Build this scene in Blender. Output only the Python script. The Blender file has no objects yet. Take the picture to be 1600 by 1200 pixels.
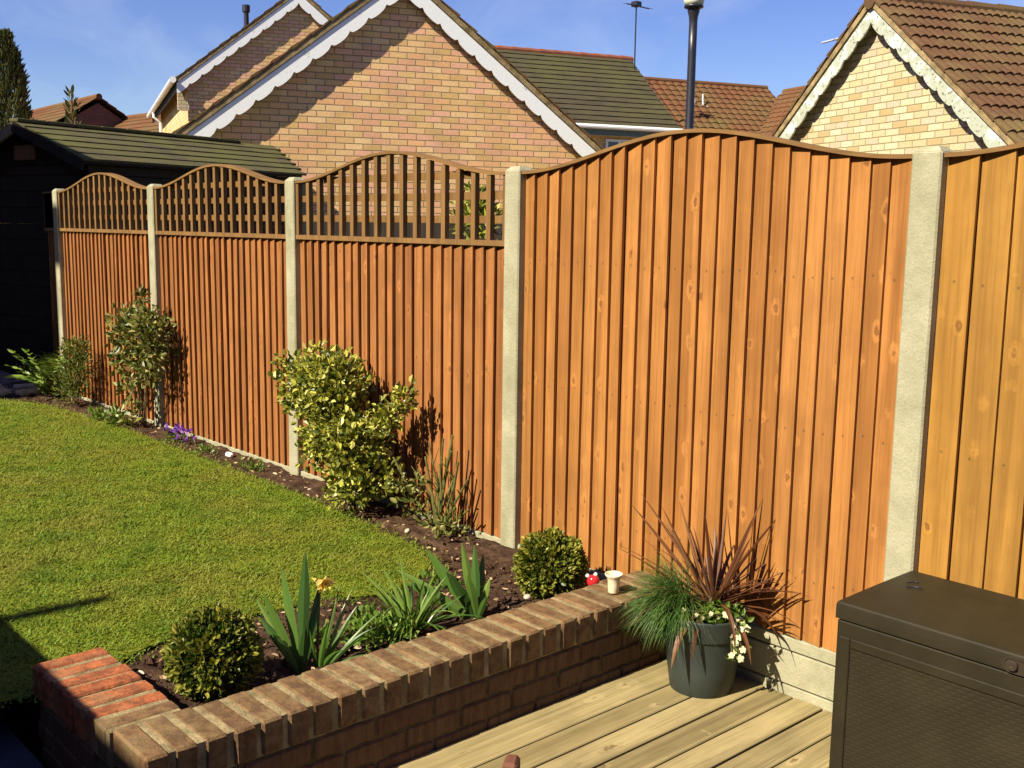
import bpy, math, random
import numpy as np
from mathutils import Vector, Matrix, noise
R = math.radians
random.seed(7); RNG = np.random.default_rng(11)
SC = bpy.context.scene
COL = SC.collection

# ------------------------------------------------------------------ camera, sky, sun, exposure
CAMP = Vector((1.6464, -3.2593, 1.4871))
def camera():
    yaw, pit, rol = -0.835868649, 0.146208495, 0.0147243553
    F = Vector((math.sin(yaw)*math.cos(pit), math.cos(yaw)*math.cos(pit), -math.sin(pit)))
    r0 = Vector((math.cos(yaw), -math.sin(yaw), 0)); u0 = r0.cross(F)
    r = r0*math.cos(rol)+u0*math.sin(rol); u = -r0*math.sin(rol)+u0*math.cos(rol)
    cd = bpy.data.cameras.new('camera'); cd.sensor_width = 36; cd.lens = 37.32; cd.clip_start = .05; cd.clip_end = 2000
    c = bpy.data.objects.new('camera', cd); COL.objects.link(c)
    m = Matrix((r, u, -F)).transposed().to_4x4(); m.translation = CAMP
    c.matrix_world = m; SC.camera = c
    return r, u, F
CR, CU, CF = camera()
SUN_HEAD, SUN_EL = 2.5, 42.0
def hd(a): return Vector((math.sin(R(a)), math.cos(R(a)), 0))
def light():
    w = bpy.data.worlds.new('World'); SC.world = w; w.use_nodes = True
    nt = w.node_tree; nt.nodes.clear()
    out = nt.nodes.new('ShaderNodeOutputWorld'); bg = nt.nodes.new('ShaderNodeBackground')
    sky = nt.nodes.new('ShaderNodeTexSky'); sky.sky_type = 'NISHITA'; sky.sun_disc = False
    sky.sun_elevation = R(SUN_EL); sky.sun_rotation = R(SUN_HEAD+180); sky.altitude = 60; sky.air_density = 1.0; sky.dust_density = .3; sky.ozone_density = 5.0
    bg.inputs[1].default_value = .05
    # thin cirrus laid over the sky by direction
    tc = nt.nodes.new('ShaderNodeTexCoord'); mp = nt.nodes.new('ShaderNodeMapping'); mp.inputs['Scale'].default_value = (2.2, 5, 7); mp.inputs['Rotation'].default_value = (.3, .35, .5)
    nz = nt.nodes.new('ShaderNodeTexNoise'); nz.inputs['Scale'].default_value = 1.6; nz.inputs['Detail'].default_value = 6; nz.inputs['Roughness'].default_value = .6; nz.inputs['Distortion'].default_value = .8
    rp = nt.nodes.new('ShaderNodeValToRGB'); rp.color_ramp.elements[0].position = .46; rp.color_ramp.elements[1].position = .85
    rp.color_ramp.elements[1].color = (.30, .30, .30, 1)
    mx = nt.nodes.new('ShaderNodeMix'); mx.data_type = 'RGBA'; mx.inputs['B'].default_value = (7.2, 8.0, 9.2, 1)
    L = nt.links.new
    L(tc.outputs['Generated'], mp.inputs[0]); L(mp.outputs[0], nz.inputs['Vector']); L(nz.outputs['Fac'], rp.inputs[0]); L(rp.outputs[0], mx.inputs['Factor'])
    hs = nt.nodes.new('ShaderNodeHueSaturation'); hs.inputs['Saturation'].default_value = 1.14; hs.inputs['Hue'].default_value = .526; hs.inputs['Value'].default_value = 1.22; L(sky.outputs[0], hs.inputs['Color']); L(hs.outputs[0], mx.inputs['A']); L(mx.outputs['Result'], bg.inputs[0]); L(bg.outputs[0], out.inputs[0])
    sd = bpy.data.lights.new('sun', 'SUN'); sd.energy = 5.0; sd.angle = R(.53); sd.color = (1, .90, .72)
    s = bpy.data.objects.new('sun', sd); COL.objects.link(s)
    d = hd(SUN_HEAD)*math.cos(R(SUN_EL)) - Vector((0, 0, math.sin(R(SUN_EL))))
    s.rotation_euler = d.to_track_quat('-Z', 'Y').to_euler()
light()
SC.view_settings.view_transform = 'Standard'; SC.view_settings.look = 'None'; SC.view_settings.exposure = 1.17; SC.view_settings.gamma = 1

# ------------------------------------------------------------------ mesh builder and object helpers
class MB:
    def __init__(s): s.V = []; s.F = []; s.A = []; s.W = []
    def add(s, vs, fs, rnd=0., uvw=None):
        b = len(s.V); s.V += [tuple(v) for v in vs]; s.F += [tuple(b+i for i in f) for f in fs]
        s.A += [rnd]*len(vs) if not hasattr(rnd, '__len__') else list(rnd)
        s.W += [tuple(u) for u in (uvw if uvw is not None else vs)]
        return s
    def box(s, x0, x1, y0, y1, z0, z1, rnd=0., c=0., M=None):
        if c <= 0:
            vs = [Vector((x, y, z)) for x in (x0, x1) for y in (y0, y1) for z in (z0, z1)]
            fs = [(0,1,3,2), (4,6,7,5), (0,4,5,1), (2,3,7,6), (0,2,6,4), (1,5,7,3)]
        else:
            bm = box_bm(x0, x1, y0, y1, z0, z1, c); vs = bm[0]; fs = bm[1]
        uv = vs
        if M is not None: vs = [M @ v for v in vs]
        return s.add(vs, fs, rnd, uv)
    def tube(s, pts, rads, n=8, rnd=0., cap=True):
        pts = [Vector(p) for p in pts]
        if not hasattr(rads, '__len__'): rads = [rads]*len(pts)
        vs = []; up = Vector((.31, .21, .93))
        for i, p in enumerate(pts):
            t = (pts[min(i+1, len(pts)-1)]-pts[max(i-1, 0)]).normalized()
            a = t.cross(up)
            if a.length < .05: a = t.cross(Vector((1, 0, 0)))
            a.normalize(); b = t.cross(a)
            for k in range(n):
                q = 2*math.pi*k/n; vs.append(p+(a*math.cos(q)+b*math.sin(q))*rads[i])
        fs = [(i*n+k, i*n+(k+1) % n, (i+1)*n+(k+1) % n, (i+1)*n+k) for i in range(len(pts)-1) for k in range(n)]
        if cap: fs += [tuple(range(n))[::-1], tuple((len(pts)-1)*n+k for k in range(n))]
        return s.add(vs, fs, rnd)
    def lathe(s, c, prof, n=32, rnd=0., M=None):
        c = Vector(c); vs = []
        for r, z in prof:
            for k in range(n):
                q = 2*math.pi*k/n; vs.append(Vector((r*math.cos(q), r*math.sin(q), z)))
        if M is not None: vs = [M @ v for v in vs]
        vs = [c+v for v in vs]
        fs = [(i*n+k, i*n+(k+1) % n, (i+1)*n+(k+1) % n, (i+1)*n+k) for i in range(len(prof)-1) for k in range(n)]
        return s.add(vs, fs, rnd)
    def arr(s, V, F, rnd, uvw=None):
        """numpy batch; V (n,3), F list of index tuples"""
        b = len(s.V); s.V += V.tolist(); s.F += (np.asarray(F)+b).tolist(); s.A += np.asarray(rnd).tolist(); s.W += (V if uvw is None else uvw).tolist(); return s
    def build(s, name, mat, parent=None, smooth=False, rel=True):
        me = bpy.data.meshes.new(name)
        V = s.V
        if parent is not None and rel:
            q = root(parent).location; V = [(v[0]-q[0], v[1]-q[1], v[2]-q[2]) for v in V]
        me.from_pydata(V, [], s.F)
        a = me.attributes.new('rnd', 'FLOAT', 'POINT'); a.data.foreach_set('value', np.array(s.A, dtype=np.float32))
        a = me.attributes.new('uvw', 'FLOAT_VECTOR', 'POINT'); a.data.foreach_set('vector', np.array(s.W, dtype=np.float32).ravel())
        if smooth: me.polygons.foreach_set('use_smooth', [True]*len(me.polygons))
        me.materials.append(mat)
        o = bpy.data.objects.new(name, me); COL.objects.link(o)
        if parent is not None: o.parent = parent
        return o
def root(o):
    while o.parent: o = o.parent
    return o
def box_bm(x0, x1, y0, y1, z0, z1, c):
    lo = (x0, y0, z0); hi = (x1, y1, z1); vs = []; idx = {}
    for ix in (0, 1):
        for iy in (0, 1):
            for iz in (0, 1):
                s = (ix, iy, iz)
                for a in range(3):
                    p = [0, 0, 0]
                    for k in range(3):
                        e = hi[k] if s[k] else lo[k]; ins = -c if s[k] else c
                        p[k] = e if k == a else e+ins
                    idx[(s, a)] = len(vs); vs.append(Vector(p))
    fs = []
    for a in range(3):
        b, d = [(1, 2), (2, 0), (0, 1)][a]
        for v in (0, 1):
            q = []
            for (i, j) in ((0, 0), (1, 0), (1, 1), (0, 1)):
                s = [0, 0, 0]; s[a] = v; s[b] = i; s[d] = j; q.append(idx[(tuple(s), a)])
            fs.append(tuple(q) if v else tuple(q[::-1]))
    for a in range(3):
        b, d = [(1, 2), (2, 0), (0, 1)][a]
        for i in (0, 1):
            for j in (0, 1):
                s0 = [0, 0, 0]; s0[b] = i; s0[d] = j; s1 = list(s0); s1[a] = 1
                s0 = tuple(s0); s1 = tuple(s1)
                q = (idx[(s0, b)], idx[(s1, b)], idx[(s1, d)], idx[(s0, d)])
                fs.append(q if i != j else q[::-1])
    for ix in (0, 1):
        for iy in (0, 1):
            for iz in (0, 1):
                s = (ix, iy, iz); q = (idx[(s, 0)], idx[(s, 1)], idx[(s, 2)])
                fs.append(q if (ix+iy+iz) % 2 else q[::-1])
    return vs, fs
def tag(o, label, cat, group=None):
    o['label'] = label; o['category'] = cat
    if group: o['group'] = group
    return o
def thing(name, label, cat, loc=(0, 0, 0), rotz=0., group=None):
    o = bpy.data.objects.new(name, None); COL.objects.link(o); o.location = loc; o.rotation_euler = (0, 0, rotz); o.empty_display_size = .1
    return tag(o, label, cat, group)
def struct(o, kind='structure'): o['kind'] = kind; return o

# ------------------------------------------------------------------ material helpers
class NT:
    def __init__(s, name, rough=.8, spec=.25):
        s.m = bpy.data.materials.new(name); s.m.use_nodes = True; s.t = s.m.node_tree
        s.b = s.t.nodes['Principled BSDF']; s.b.inputs['Roughness'].default_value = rough; s.b.inputs['Specular IOR Level'].default_value = spec
    def set(s, n, k, v):
        if isinstance(v, bpy.types.NodeSocket): s.t.links.new(v, n.inputs[k])
        elif v is not None:
            if isinstance(v, tuple) and len(v) == 3 and n.inputs[k].type == 'RGBA': v = v+(1,)
            n.inputs[k].default_value = v
    def node(s, typ, ins={}, **props):
        n = s.t.nodes.new('ShaderNode'+typ)
        for k, v in props.items(): setattr(n, k, v)
        for k, v in ins.items(): s.set(n, k, v)
        return n
    def attr(s, name='rnd', out='Fac'): return s.node('Attribute', attribute_name=name).outputs[out]
    def math(s, op, a, b=None, c=None, clamp=False):
        n = s.node('Math', operation=op, use_clamp=clamp)
        for i, v in enumerate((a, b, c)):
            if v is not None: s.set(n, i, v)
        return n.outputs[0]
    def vmath(s, op, a, b=None):
        n = s.node('VectorMath', operation=op); s.set(n, 0, a)
        if b is not None: s.set(n, 1, b)
        return n.outputs[0]
    def noise(s, vec, scale=5, detail=3, rough=.55, dist=0, out='Fac'):
        return s.node('TexNoise', {'Vector': vec, 'Scale': scale, 'Detail': detail, 'Roughness': rough, 'Distortion': dist}).outputs[out]
    def ramp(s, fac, stops, interp='LINEAR'):
        n = s.node('ValToRGB'); cr = n.color_ramp; cr.interpolation = interp
        while len(cr.elements) < len(stops): cr.elements.new(.5)
        for e, (p, c) in zip(cr.elements, stops):
            e.position = p; e.color = (c if hasattr(c, '__len__') else (c, c, c))+(1,) if not hasattr(c, '__len__') or len(c) == 3 else c
        s.set(n, 0, fac); return n.outputs[0]
    def mix(s, f, a, b, blend='MIX'):
        n = s.node('Mix', data_type='RGBA', blend_type=blend); s.set(n, 'Factor', f); s.set(n, 6, a); s.set(n, 7, b); return n.outputs[2]
    def col(s, c): s.set(s.b, 'Base Color', c); return s
    def bump(s, h, strength=.3, dist=.01):
        n = s.node('Bump', {'Height': h, 'Strength': strength, 'Distance': dist}); s.set(s.b, 'Normal', n.outputs[0]); return s
    def obj(s): return s.node('TexCoord').outputs['Object']
    def mapv(s, v, scale=(1, 1, 1)): return s.vmath('MULTIPLY', v, scale)

def mat_simple(name, c, rough=.6, spec=.3, var=.25, scale=12., bump=0.):
    n = NT(name, rough, spec); f = n.noise(n.obj(), scale, 4)
    lo = tuple(x*(1-var) for x in c); hi = tuple(min(1, x*(1+var)) for x in c)
    n.col(n.ramp(f, [(.3, lo), (.7, hi)]))
    if bump: n.bump(n.noise(n.obj(), scale*6, 3), bump, .01)
    return n.m
def mat_wood(name, cols, knot=.5, grain=1., rough=.75, stain=None, axis='z', dark=(.09, .03, .01), nails=False):
    """boards: uvw in metres, rnd per board; axis names the grain direction"""
    n = NT(name, rough, .2); r = n.attr(); v = n.attr('uvw', 'Vector')
    off = n.node('CombineXYZ', {0: n.math('MULTIPLY', r, 37.1), 1: n.math('MULTIPLY', r, 11.3), 2: n.math('MULTIPLY', r, 23.7)}).outputs[0]
    p = n.vmath('ADD', v, off)
    st = {'z': (34, 34, 1.1), 'y': (34, 1.1, 34), 'x': (1.1, 34, 34)}[axis]
    kn = {'z': (13, 13, 8.5), 'y': (13, 5, 13), 'x': (5, 13, 13)}[axis]
    base = n.ramp(r, [(i/(len(cols)-1), c) for i, c in enumerate(cols)])
    # knots: only some cells hold one
    vor = n.node('TexVoronoi', {'Vector': n.mapv(p, kn), 'Scale': 1.0, 'Randomness': 1.0})
    sep = n.node('SeparateColor', {0: vor.outputs['Color']})
    zc = n.node('SeparateXYZ', {0: v}).outputs[{'x': 0, 'y': 1, 'z': 2}[axis]]
    band = n.ramp(n.node('TexNoise', {'W': n.math('MULTIPLY', zc, 3.6), 'Scale': 1.0, 'Detail': 1.0}, noise_dimensions='1D').outputs[0], [(.44, .25), (.58, 1.)])
    has = n.math('GREATER_THAN', sep.outputs[0], n.math('SUBTRACT', 1., n.math('MULTIPLY', band, knot*.62)))
    kd = n.math('ADD', vor.outputs['Distance'], n.math('MULTIPLY', n.math('SUBTRACT', n.noise(p, 55, 3, .6), .5), .30))
    core = n.math('MULTIPLY', n.ramp(kd, [(.03, .7), (.07, 1.), (.11, .9), (.17, 0.)]), has)
    halo = n.math('MULTIPLY', n.ramp(kd, [(.08, 1.), (.36, 0.)]), has)
    g = n.noise(n.mapv(p, st), 1.0, 5, .65, .6)
    fine = n.noise(n.mapv(p, tuple(x*3.2 for x in st)), 1.0, 3, .6)
    bnd = n.noise(n.vmath('ADD', n.mapv(p, tuple(x*.22 for x in st)), n.node('CombineXYZ', {0: n.math('MULTIPLY', halo, .9), 1: 0., 2: 0.}).outputs[0]), 1.0, 3, .5, 1.2)
    c = n.mix(n.ramp(g, [(.30, .62*grain), (.55, 0.)]), base, tuple(x*.45 for x in cols[0]))
    c = n.mix(n.ramp(bnd, [(.42, 0.), (.62, .55)]), c, tuple(min(1, x*1.45) for x in cols[-1]))
    c = n.mix(n.math('MULTIPLY', halo, .55), c, tuple(min(1, x*1.5) for x in cols[-1]))
    c = n.mix(n.math('MULTIPLY', core, .72), c, dark)
    blot = n.noise(p, 3.2, 4, .6)
    c = n.mix(n.ramp(blot, [(.38, .28), (.56, 0.)]), c, stain or tuple(x*.5 for x in cols[0]))
    c = n.mix(n.ramp(fine, [(.36, .35), (.52, 0.)]), c, tuple(x*.6 for x in cols[0]))
    if nails:
        w = n.node('SeparateXYZ', {0: v}); zz = n.math('ABSOLUTE', n.math('SUBTRACT', n.math('FRACT', n.math('DIVIDE', n.math('ADD', w.outputs[2], n.math('MULTIPLY', r, .02)), .54)), .5))
        dx = n.math('MULTIPLY', n.math('ABSOLUTE', n.math('SUBTRACT', w.outputs[0], .052)), 1.); d2 = n.math('SQRT', n.math('ADD', n.math('MULTIPLY', dx, dx), n.math('POWER', n.math('MULTIPLY', zz, .54), 2.)))
        c = n.mix(n.ramp(d2, [(.0028, .8), (.0045, 0.)]), c, (.03, .02, .015))
    n.col(c); n.bump(n.math('ADD', n.math('MULTIPLY', g, .6), n.math('MULTIPLY', bnd, .5)), .35, .006)
    return n.m
def mat_wallbrick(name, cols, mortar, bw=.225, bh=.075, mw=.012, dirt=.25):
    """stretcher bond from uvw (metres); each brick its own colour"""
    n = NT(name, .85, .15); v = n.node('SeparateXYZ', {0: n.attr('uvw', 'Vector')})
    wob = n.noise(n.attr('uvw', 'Vector'), 9, 2)
    y = n.math('ADD', v.outputs[1], n.math('MULTIPLY', n.math('SUBTRACT', wob, .5), .006))
    row = n.math('FLOOR', n.math('DIVIDE', y, bh)); fy = n.math('FRACT', n.math('DIVIDE', y, bh))
    sh = n.math('MULTIPLY', n.math('MODULO', n.math('ADD', row, 1000.), 2.), .5)
    sh = n.math('ADD', sh, n.math('MULTIPLY', n.math('SINE', n.math('MULTIPLY', row, 12.9)), .035))
    x = n.math('ADD', n.math('DIVIDE', v.outputs[0], bw), sh)
    cx = n.math('FLOOR', x); fx = n.math('FRACT', x)
    cell = n.node('CombineXYZ', {0: cx, 1: row, 2: .5}).outputs[0]
    wn = n.node('TexWhiteNoise', {'Vector': cell}, noise_dimensions='3D'); wn2 = n.node('TexWhiteNoise', {'Vector': n.vmath('ADD', cell, (7.3, 3.1, 1.7))}, noise_dimensions='3D')
    brick = n.ramp(wn.outputs['Value'], [(i/len(cols), c) for i, c in enumerate(cols)], 'CONSTANT')
    brick = n.mix(n.math('MULTIPLY', wn2.outputs['Value'], .35), brick, tuple(x*.7 for x in cols[0]))
    p = n.attr('uvw', 'Vector')
    brick = n.mix(n.ramp(n.noise(p, 38, 4, .7), [(.35, .35), (.6, 0.)]), brick, tuple(x*.55 for x in cols[-1]))
    brick = n.mix(n.ramp(n.noise(p, 2.2, 4), [(.45, 0.), (.75, dirt)]), brick, (.16, .12, .06))
    ex = n.math('MULTIPLY', n.math('MINIMUM', fx, n.math('SUBTRACT', 1., fx)), bw); ey = n.math('MULTIPLY', n.math('MINIMUM', fy, n.math('SUBTRACT', 1., fy)), bh)
    e = n.math('MINIMUM', ex, ey); e = n.math('ADD', e, n.math('MULTIPLY', n.math('SUBTRACT', n.noise(p, 70, 2), .5), .005))
    mask = n.ramp(e, [(mw*.38, 0.), (mw*.62, 1.)])
    n.col(n.mix(mask, mortar, brick)); n.bump(n.math('ADD', mask, n.math('MULTIPLY', n.noise(p, 90, 3), .35)), .6, .008)
    return n.m
def mat_leaf(name, stops, rough=.45, trans=.25, spec=.3, patch=None):
    n = NT(name, rough, spec); c = n.ramp(n.attr(), stops)
    if patch: c = n.mix(n.ramp(n.noise(n.obj(), patch[0], 3), [(.42, 0.), (.62, patch[2])]), c, patch[1])
    n.col(c)
    tr = n.node('BsdfTranslucent', {0: n.mix(.5, c, n.mix(1., c, (1.6, 1.6, .5), 'MULTIPLY'))}); ms = n.node('MixShader', {0: trans, 1: n.b.outputs[0], 2: tr.outputs[0]})
    n.t.links.new(ms.outputs[0], n.t.nodes['Material Output'].inputs[0]); return n.m
def mat_roof(name, cols, moss=None, mossf=.5, mscale=1.6, grit=40):
    n = NT(name, .9, .15); p = n.attr('uvw', 'Vector'); r = n.attr()
    c = n.ramp(r, [(i/(len(cols)-1), x) for i, x in enumerate(cols)])
    c = n.mix(n.ramp(n.noise(p, grit, 4, .7), [(.35, .5), (.6, 0.)]), c, tuple(x*.45 for x in cols[0]))
    if moss: c = n.mix(n.ramp(n.noise(p, mscale, 6, .65), [(.5-mossf*.25, 0.), (.75-mossf*.25, .9)]), c, moss)
    n.col(c); n.bump(n.noise(p, grit*1.5, 3), .5, .01); return n.m

# ------------------------------------------------------------------ materials
FENCE_O = mat_wood('fence_wood_orange', [(.26, .105, .025), (.285, .122, .029), (.272, .112, .027), (.31, .138, .037)], .95, .8, nails=True)
FENCE_Y = mat_wood('fence_wood_honey', [(.235, .112, .020), (.26, .128, .024), (.275, .14, .028)], .95, .7, nails=True)
FENCE_R = mat_wood('fence_wood_red', [(.205, .080, .024), (.255, .104, .031), (.23, .092, .028), (.285, .12, .036)], .95, 1.0, nails=True)
TRELLIS = mat_wood('trellis_wood', [(.14, .075, .025), (.185, .10, .034), (.16, .088, .029)], .2, .8)
SHADE_DARKWOOD = mat_wood('shade_dark_wood', [(.013, .010, .008), (.02, .014, .010)], .1, .5, dark=(.005, .004, .003))  # near-black base colour paints in the shade of shed and rear fence
DECKWOOD = mat_wood('deck_wood', [(.185, .145, .062), (.245, .195, .088), (.21, .165, .072), (.275, .22, .105)], .6, 1.2, axis='y', stain=(.085, .07, .03), dark=(.06, .03, .01))
CHAIRWOOD = mat_wood('chair_wood', [(.13, .05, .03), (.16, .065, .035)], .1, .5)
def m_conc():
    n = NT('concrete', .9, .15); p = n.obj(); r = n.attr()
    c = n.ramp(n.noise(p, 7, 5, .65), [(.3, (.24, .225, .145)), (.5, (.30, .285, .19)), (.7, (.36, .34, .235))])
    c = n.mix(n.ramp(n.noise(p, 190, 3), [(.36, .30), (.5, 0.)]), c, (.17, .15, .10))
    c = n.mix(n.ramp(n.noise(n.mapv(p, (9, 9, 1.2)), 1, 4), [(.5, 0.), (.72, .45)]), c, (.20, .20, .11))
    c = n.mix(n.ramp(n.noise(n.vmath('ADD', p, (3., 7., 1.)), 3.5, 5, .7), [(.52, 0.), (.68, .5)]), c, (.15, .16, .075))
    n.col(c); n.bump(n.noise(p, 90, 4, .7), .5, .006); return n.m
CONC = m_conc()
GABLE = mat_wallbrick('buff_brick', [(.78, .44, .21), (.80, .52, .25), (.76, .41, .25), (.82, .56, .28), (.75, .49, .21), (.80, .44, .29), (.66, .43, .17)], (.26, .19, .11))
GABLE_R = mat_wallbrick('yellow_brick', [(.50, .44, .26), (.52, .46, .29), (.48, .40, .23), (.54, .49, .32), (.50, .39, .28), (.53, .47, .30), (.42, .30, .14)], (.22, .19, .10), dirt=.10)
REDBR = mat_wallbrick('red_brick', [(.16, .07, .05), (.19, .08, .05), (.14, .06, .045)], (.12, .09, .07))
def m_paint(name, peel, c=(.74, .76, .75)):
    n = NT(name, .5, .4); p = n.attr('uvw', 'Vector')
    k = n.mix(n.ramp(n.noise(p, 5, 6, .7, .6), [(.62-peel*.2, 0.), (.68-peel*.2, .85)]), c, (.30, .33, .24))
    k = n.mix(n.ramp(n.noise(p, 22, 5, .7), [(.66-peel*.1, 0.), (.72-peel*.1, peel)]), k, (.10, .08, .06))
    n.col(k); n.bump(n.noise(p, 30, 4), .25, .004); return n.m
PAINT = m_paint('white_paint', .0); PAINT_OLD = m_paint('peeling_white_paint', .95, (.62, .64, .57))
PLASTIC_W = mat_simple('white_plastic', (.75, .75, .72), .35, .5, .06)
MORTAR = mat_simple('verge_mortar', (.23, .17, .085), .9, .1, .45, 9, .5)
ROOF_SHED = mat_roof('mossy_slate', [(.06, .05, .03), (.09, .075, .042), (.075, .062, .036)], (.085, .085, .026), .6, 2.2)
ROOF_MOSS = mat_roof('mossy_roof_tile', [(.052, .045, .027), (.07, .058, .034), (.06, .05, .03)], (.07, .066, .026), .35, .7)
ROOF_BROWN = mat_roof('brown_roof_tile', [(.12, .052, .024), (.15, .064, .028), (.135, .058, .026)], (.11, .085, .03), .3, .5)
ROOF_RIGHT = mat_roof('brown_pantile', [(.085, .045, .023), (.105, .054, .027), (.095, .049, .025)], (.12, .09, .035), .22, 1.1)
ROOF_MAIN = mat_roof('rust_roof_tile', [(.13, .055, .03), (.16, .07, .035), (.10, .045, .028)], (.12, .10, .035), .4, 1.5)
BLACKM = mat_simple('black_metal', (.012, .012, .018), .4, .5, .2)
ALU = mat_simple('aerial_alloy', (.45, .46, .48), .4, .5, .1)
GLASSDK = mat_simple('window_glass', (.03, .035, .04), .08, .7, .1)
LEADM = mat_simple('lead_grey', (.10, .10, .11), .6, .4)
def m_soil():
    n = NT('soil', .95, .1); p = n.obj()
    c = n.ramp(n.noise(p, 14, 6, .7), [(.28, (.022, .012, .007)), (.5, (.06, .034, .020)), (.72, (.12, .072, .042))])
    n.col(c); n.bump(n.noise(p, 60, 5, .7), .9, .02); return n.m
SOIL = m_soil()
def m_lawn():
    n = NT('turf', .95, .05); p = n.obj()
    n.col(n.ramp(n.noise(p, 30, 5, .7), [(.3, (.10, .13, .010)), (.7, (.19, .19, .022))])); n.bump(n.noise(p, 120, 3), .8, .02); return n.m
TURF = m_lawn()
def m_grass():
    n = NT('grass_blade', .55, .2); p = n.obj(); r = n.attr()
    c = n.ramp(r, [(0., (.085, .145, .009)), (.35, (.135, .20, .013)), (.7, (.195, .235, .018)), (.9, (.29, .255, .05)), (1., (.35, .29, .10))])
    big = n.noise(p, 1.7, 4, .6); c = n.mix(n.ramp(big, [(.42, 0.), (.60, .65)]), c, (.205, .19, .028))
    c = n.mix(n.ramp(n.noise(n.vmath('ADD', p, (5., 3., 0.)), 4.5, 3), [(.48, 0.), (.62, .65)]), c, (.075, .135, .008))
    n.col(c); tr = n.node('BsdfTranslucent', {0: c}); ms = n.node('MixShader', {0: .25, 1: n.b.outputs[0], 2: tr.outputs[0]})
    n.t.links.new(ms.outputs[0], n.t.nodes['Material Output'].inputs[0]); return n.m
GRASS = m_grass()
def m_cop():
    n = NT('coping_brick', .85, .15); p = n.attr('uvw', 'Vector'); r = n.attr()
    c = n.ramp(r, [(0., (.135, .082, .038)), (.25, (.18, .104, .046)), (.5, (.155, .097, .043)), (.7, (.20, .125, .060)), (.71, (.30, .085, .03)), (1., (.37, .118, .045))])
    c = n.mix(n.ramp(n.noise(p, 26, 5, .7), [(.4, .65), (.6, 0.)]), c, (.055, .028, .017))
    c = n.mix(n.ramp(n.noise(p, 9, 4), [(.52, 0.), (.72, .6)]), c, (.20, .145, .07))
    n.col(c); n.bump(n.noise(p, 70, 4, .7), .7, .006); return n.m
COPING = m_cop()
def m_course():
    n = NT('course_brick', .85, .15); p = n.attr('uvw', 'Vector'); r = n.attr()
    c = n.ramp(r, [(0., (.11, .066, .033)), (.5, (.135, .078, .038)), (1., (.12, .06, .033))])
    c = n.mix(n.ramp(n.noise(n.mapv(p, (40, 40, 8)), 1, 4, .7), [(.4, .6), (.6, 0.)]), c, (.06, .03, .02))
    n.col(c); n.bump(n.noise(p, 80, 4, .7), .7, .005); return n.m
COURSE = m_course()
MORT2 = mat_simple('wall_mortar', (.21, .165, .085), .95, .1, .45, 16, .6)
BOXPL = NT('brown_plastic', .55, .18)
BOXPL.col(BOXPL.ramp(BOXPL.noise(BOXPL.obj(), 6, 5), [(.3, (.0155, .0125, .0062)), (.7, (.025, .020, .0095))])); BOXPL.bump(BOXPL.noise(BOXPL.obj(), 160, 2), .25, .003); BOXPL = BOXPL.m
BOXDK = mat_simple('dark_brown_plastic', (.03, .022, .014), .45, .35, .2)
POTM = mat_simple('slate_grey_plastic', (.030, .038, .033), .5, .3, .2, 5, .05)

# ------------------------------------------------------------------ foliage helpers
def rand_unit(n):
    v = RNG.normal(size=(n, 3)); return v/np.linalg.norm(v, axis=1)[:, None]
def leaf_batch(mb, P, D, size, width=.45, fold=.25, rlo=0., rhi=1., rnd=None, curl=0.):
    """P (n,3) leaf bases, D (n,3) leaf directions; a folded four-point leaf each"""
    n = len(P); D = D/np.linalg.norm(D, axis=1)[:, None]
    s = np.cross(D, rand_unit(n)); s /= np.linalg.norm(s, axis=1)[:, None]; N = np.cross(s, D)
    L = (size*(.65+.7*RNG.random(n)))[:, None]; Wd = L*width
    up = N*Wd*fold
    V = np.stack([P, P+D*L*.30+s*Wd*.44+up, P+D*L*.68+s*Wd*.40+up, P+D*L-N*L*curl, P+D*L*.68-s*Wd*.40+up, P+D*L*.30-s*Wd*.44+up], 1).reshape(-1, 3); i = np.arange(n)[:, None]*6
    F = np.concatenate([i+[0, 1, 2, 3], i+[0, 3, 4, 5]], 0)
    r = (rlo+(rhi-rlo)*RNG.random(n)) if rnd is None else rnd
    mb.arr(V, F, np.repeat(r, 6))
def blob_points(c, rad, n, shell=.55):
    u = rand_unit(n); k = (shell+(1-shell)*RNG.random(n))[:, None]
    lump = 1+.16*np.sin(u[:, :1]*7+c[0]*9)*np.cos(u[:, 1:2]*6+1)+.1*np.sin(u[:, 2:]*11)
    return np.array(c)+u*k*lump*np.array(rad), u
def leafy(mb, blobs, size, width=.45, up=.3, out=.8, jit=.8, shell=.5, **k):
    for c, rad, n in blobs:
        P, u = blob_points(c, rad, n, shell); D = u*out+rand_unit(n)*jit+np.array([0, 0, up])
        leaf_batch(mb, P, D, size, width, **k)
def blade(mb, base, d, length, width, droop=.3, segs=7, rnd=0., side=None, keel=.15, taper=.9, wmid=.35, grav=Vector((0, 0, -1))):
    """a strap or sword leaf: a keeled ribbon that bends down along its length"""
    base = Vector(base); d = Vector(d).normalized(); p = base.copy(); vs = []; fs = []
    side = (Vector(side) if side is not None else d.cross(Vector((0, 0, 1))))
    if side.length < 1e-3: side = Vector((1, 0, 0))
    side.normalize()
    for i in range(segs+1):
        t = i/segs
        w = width*(.5+.5*min(1, t/wmid))*(1 if t < wmid else max(0, 1-((t-wmid)/(1-wmid))**1.6*taper))
        if i == segs: w = width*.02
        nrm = side.cross(d).normalized()
        vs += [p+side*w*.5, p+nrm*(-keel*w), p-side*w*.5]
        if i: b = (i-1)*3; fs += [(b, b+1, b+4, b+3), (b+1, b+2, b+5, b+4)]
        d = (d+grav*droop*(length/segs)*(.4+1.3*t)/max(length, .05)).normalized(); p = p+d*(length/segs)
    mb.add(vs, fs, rnd)

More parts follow.
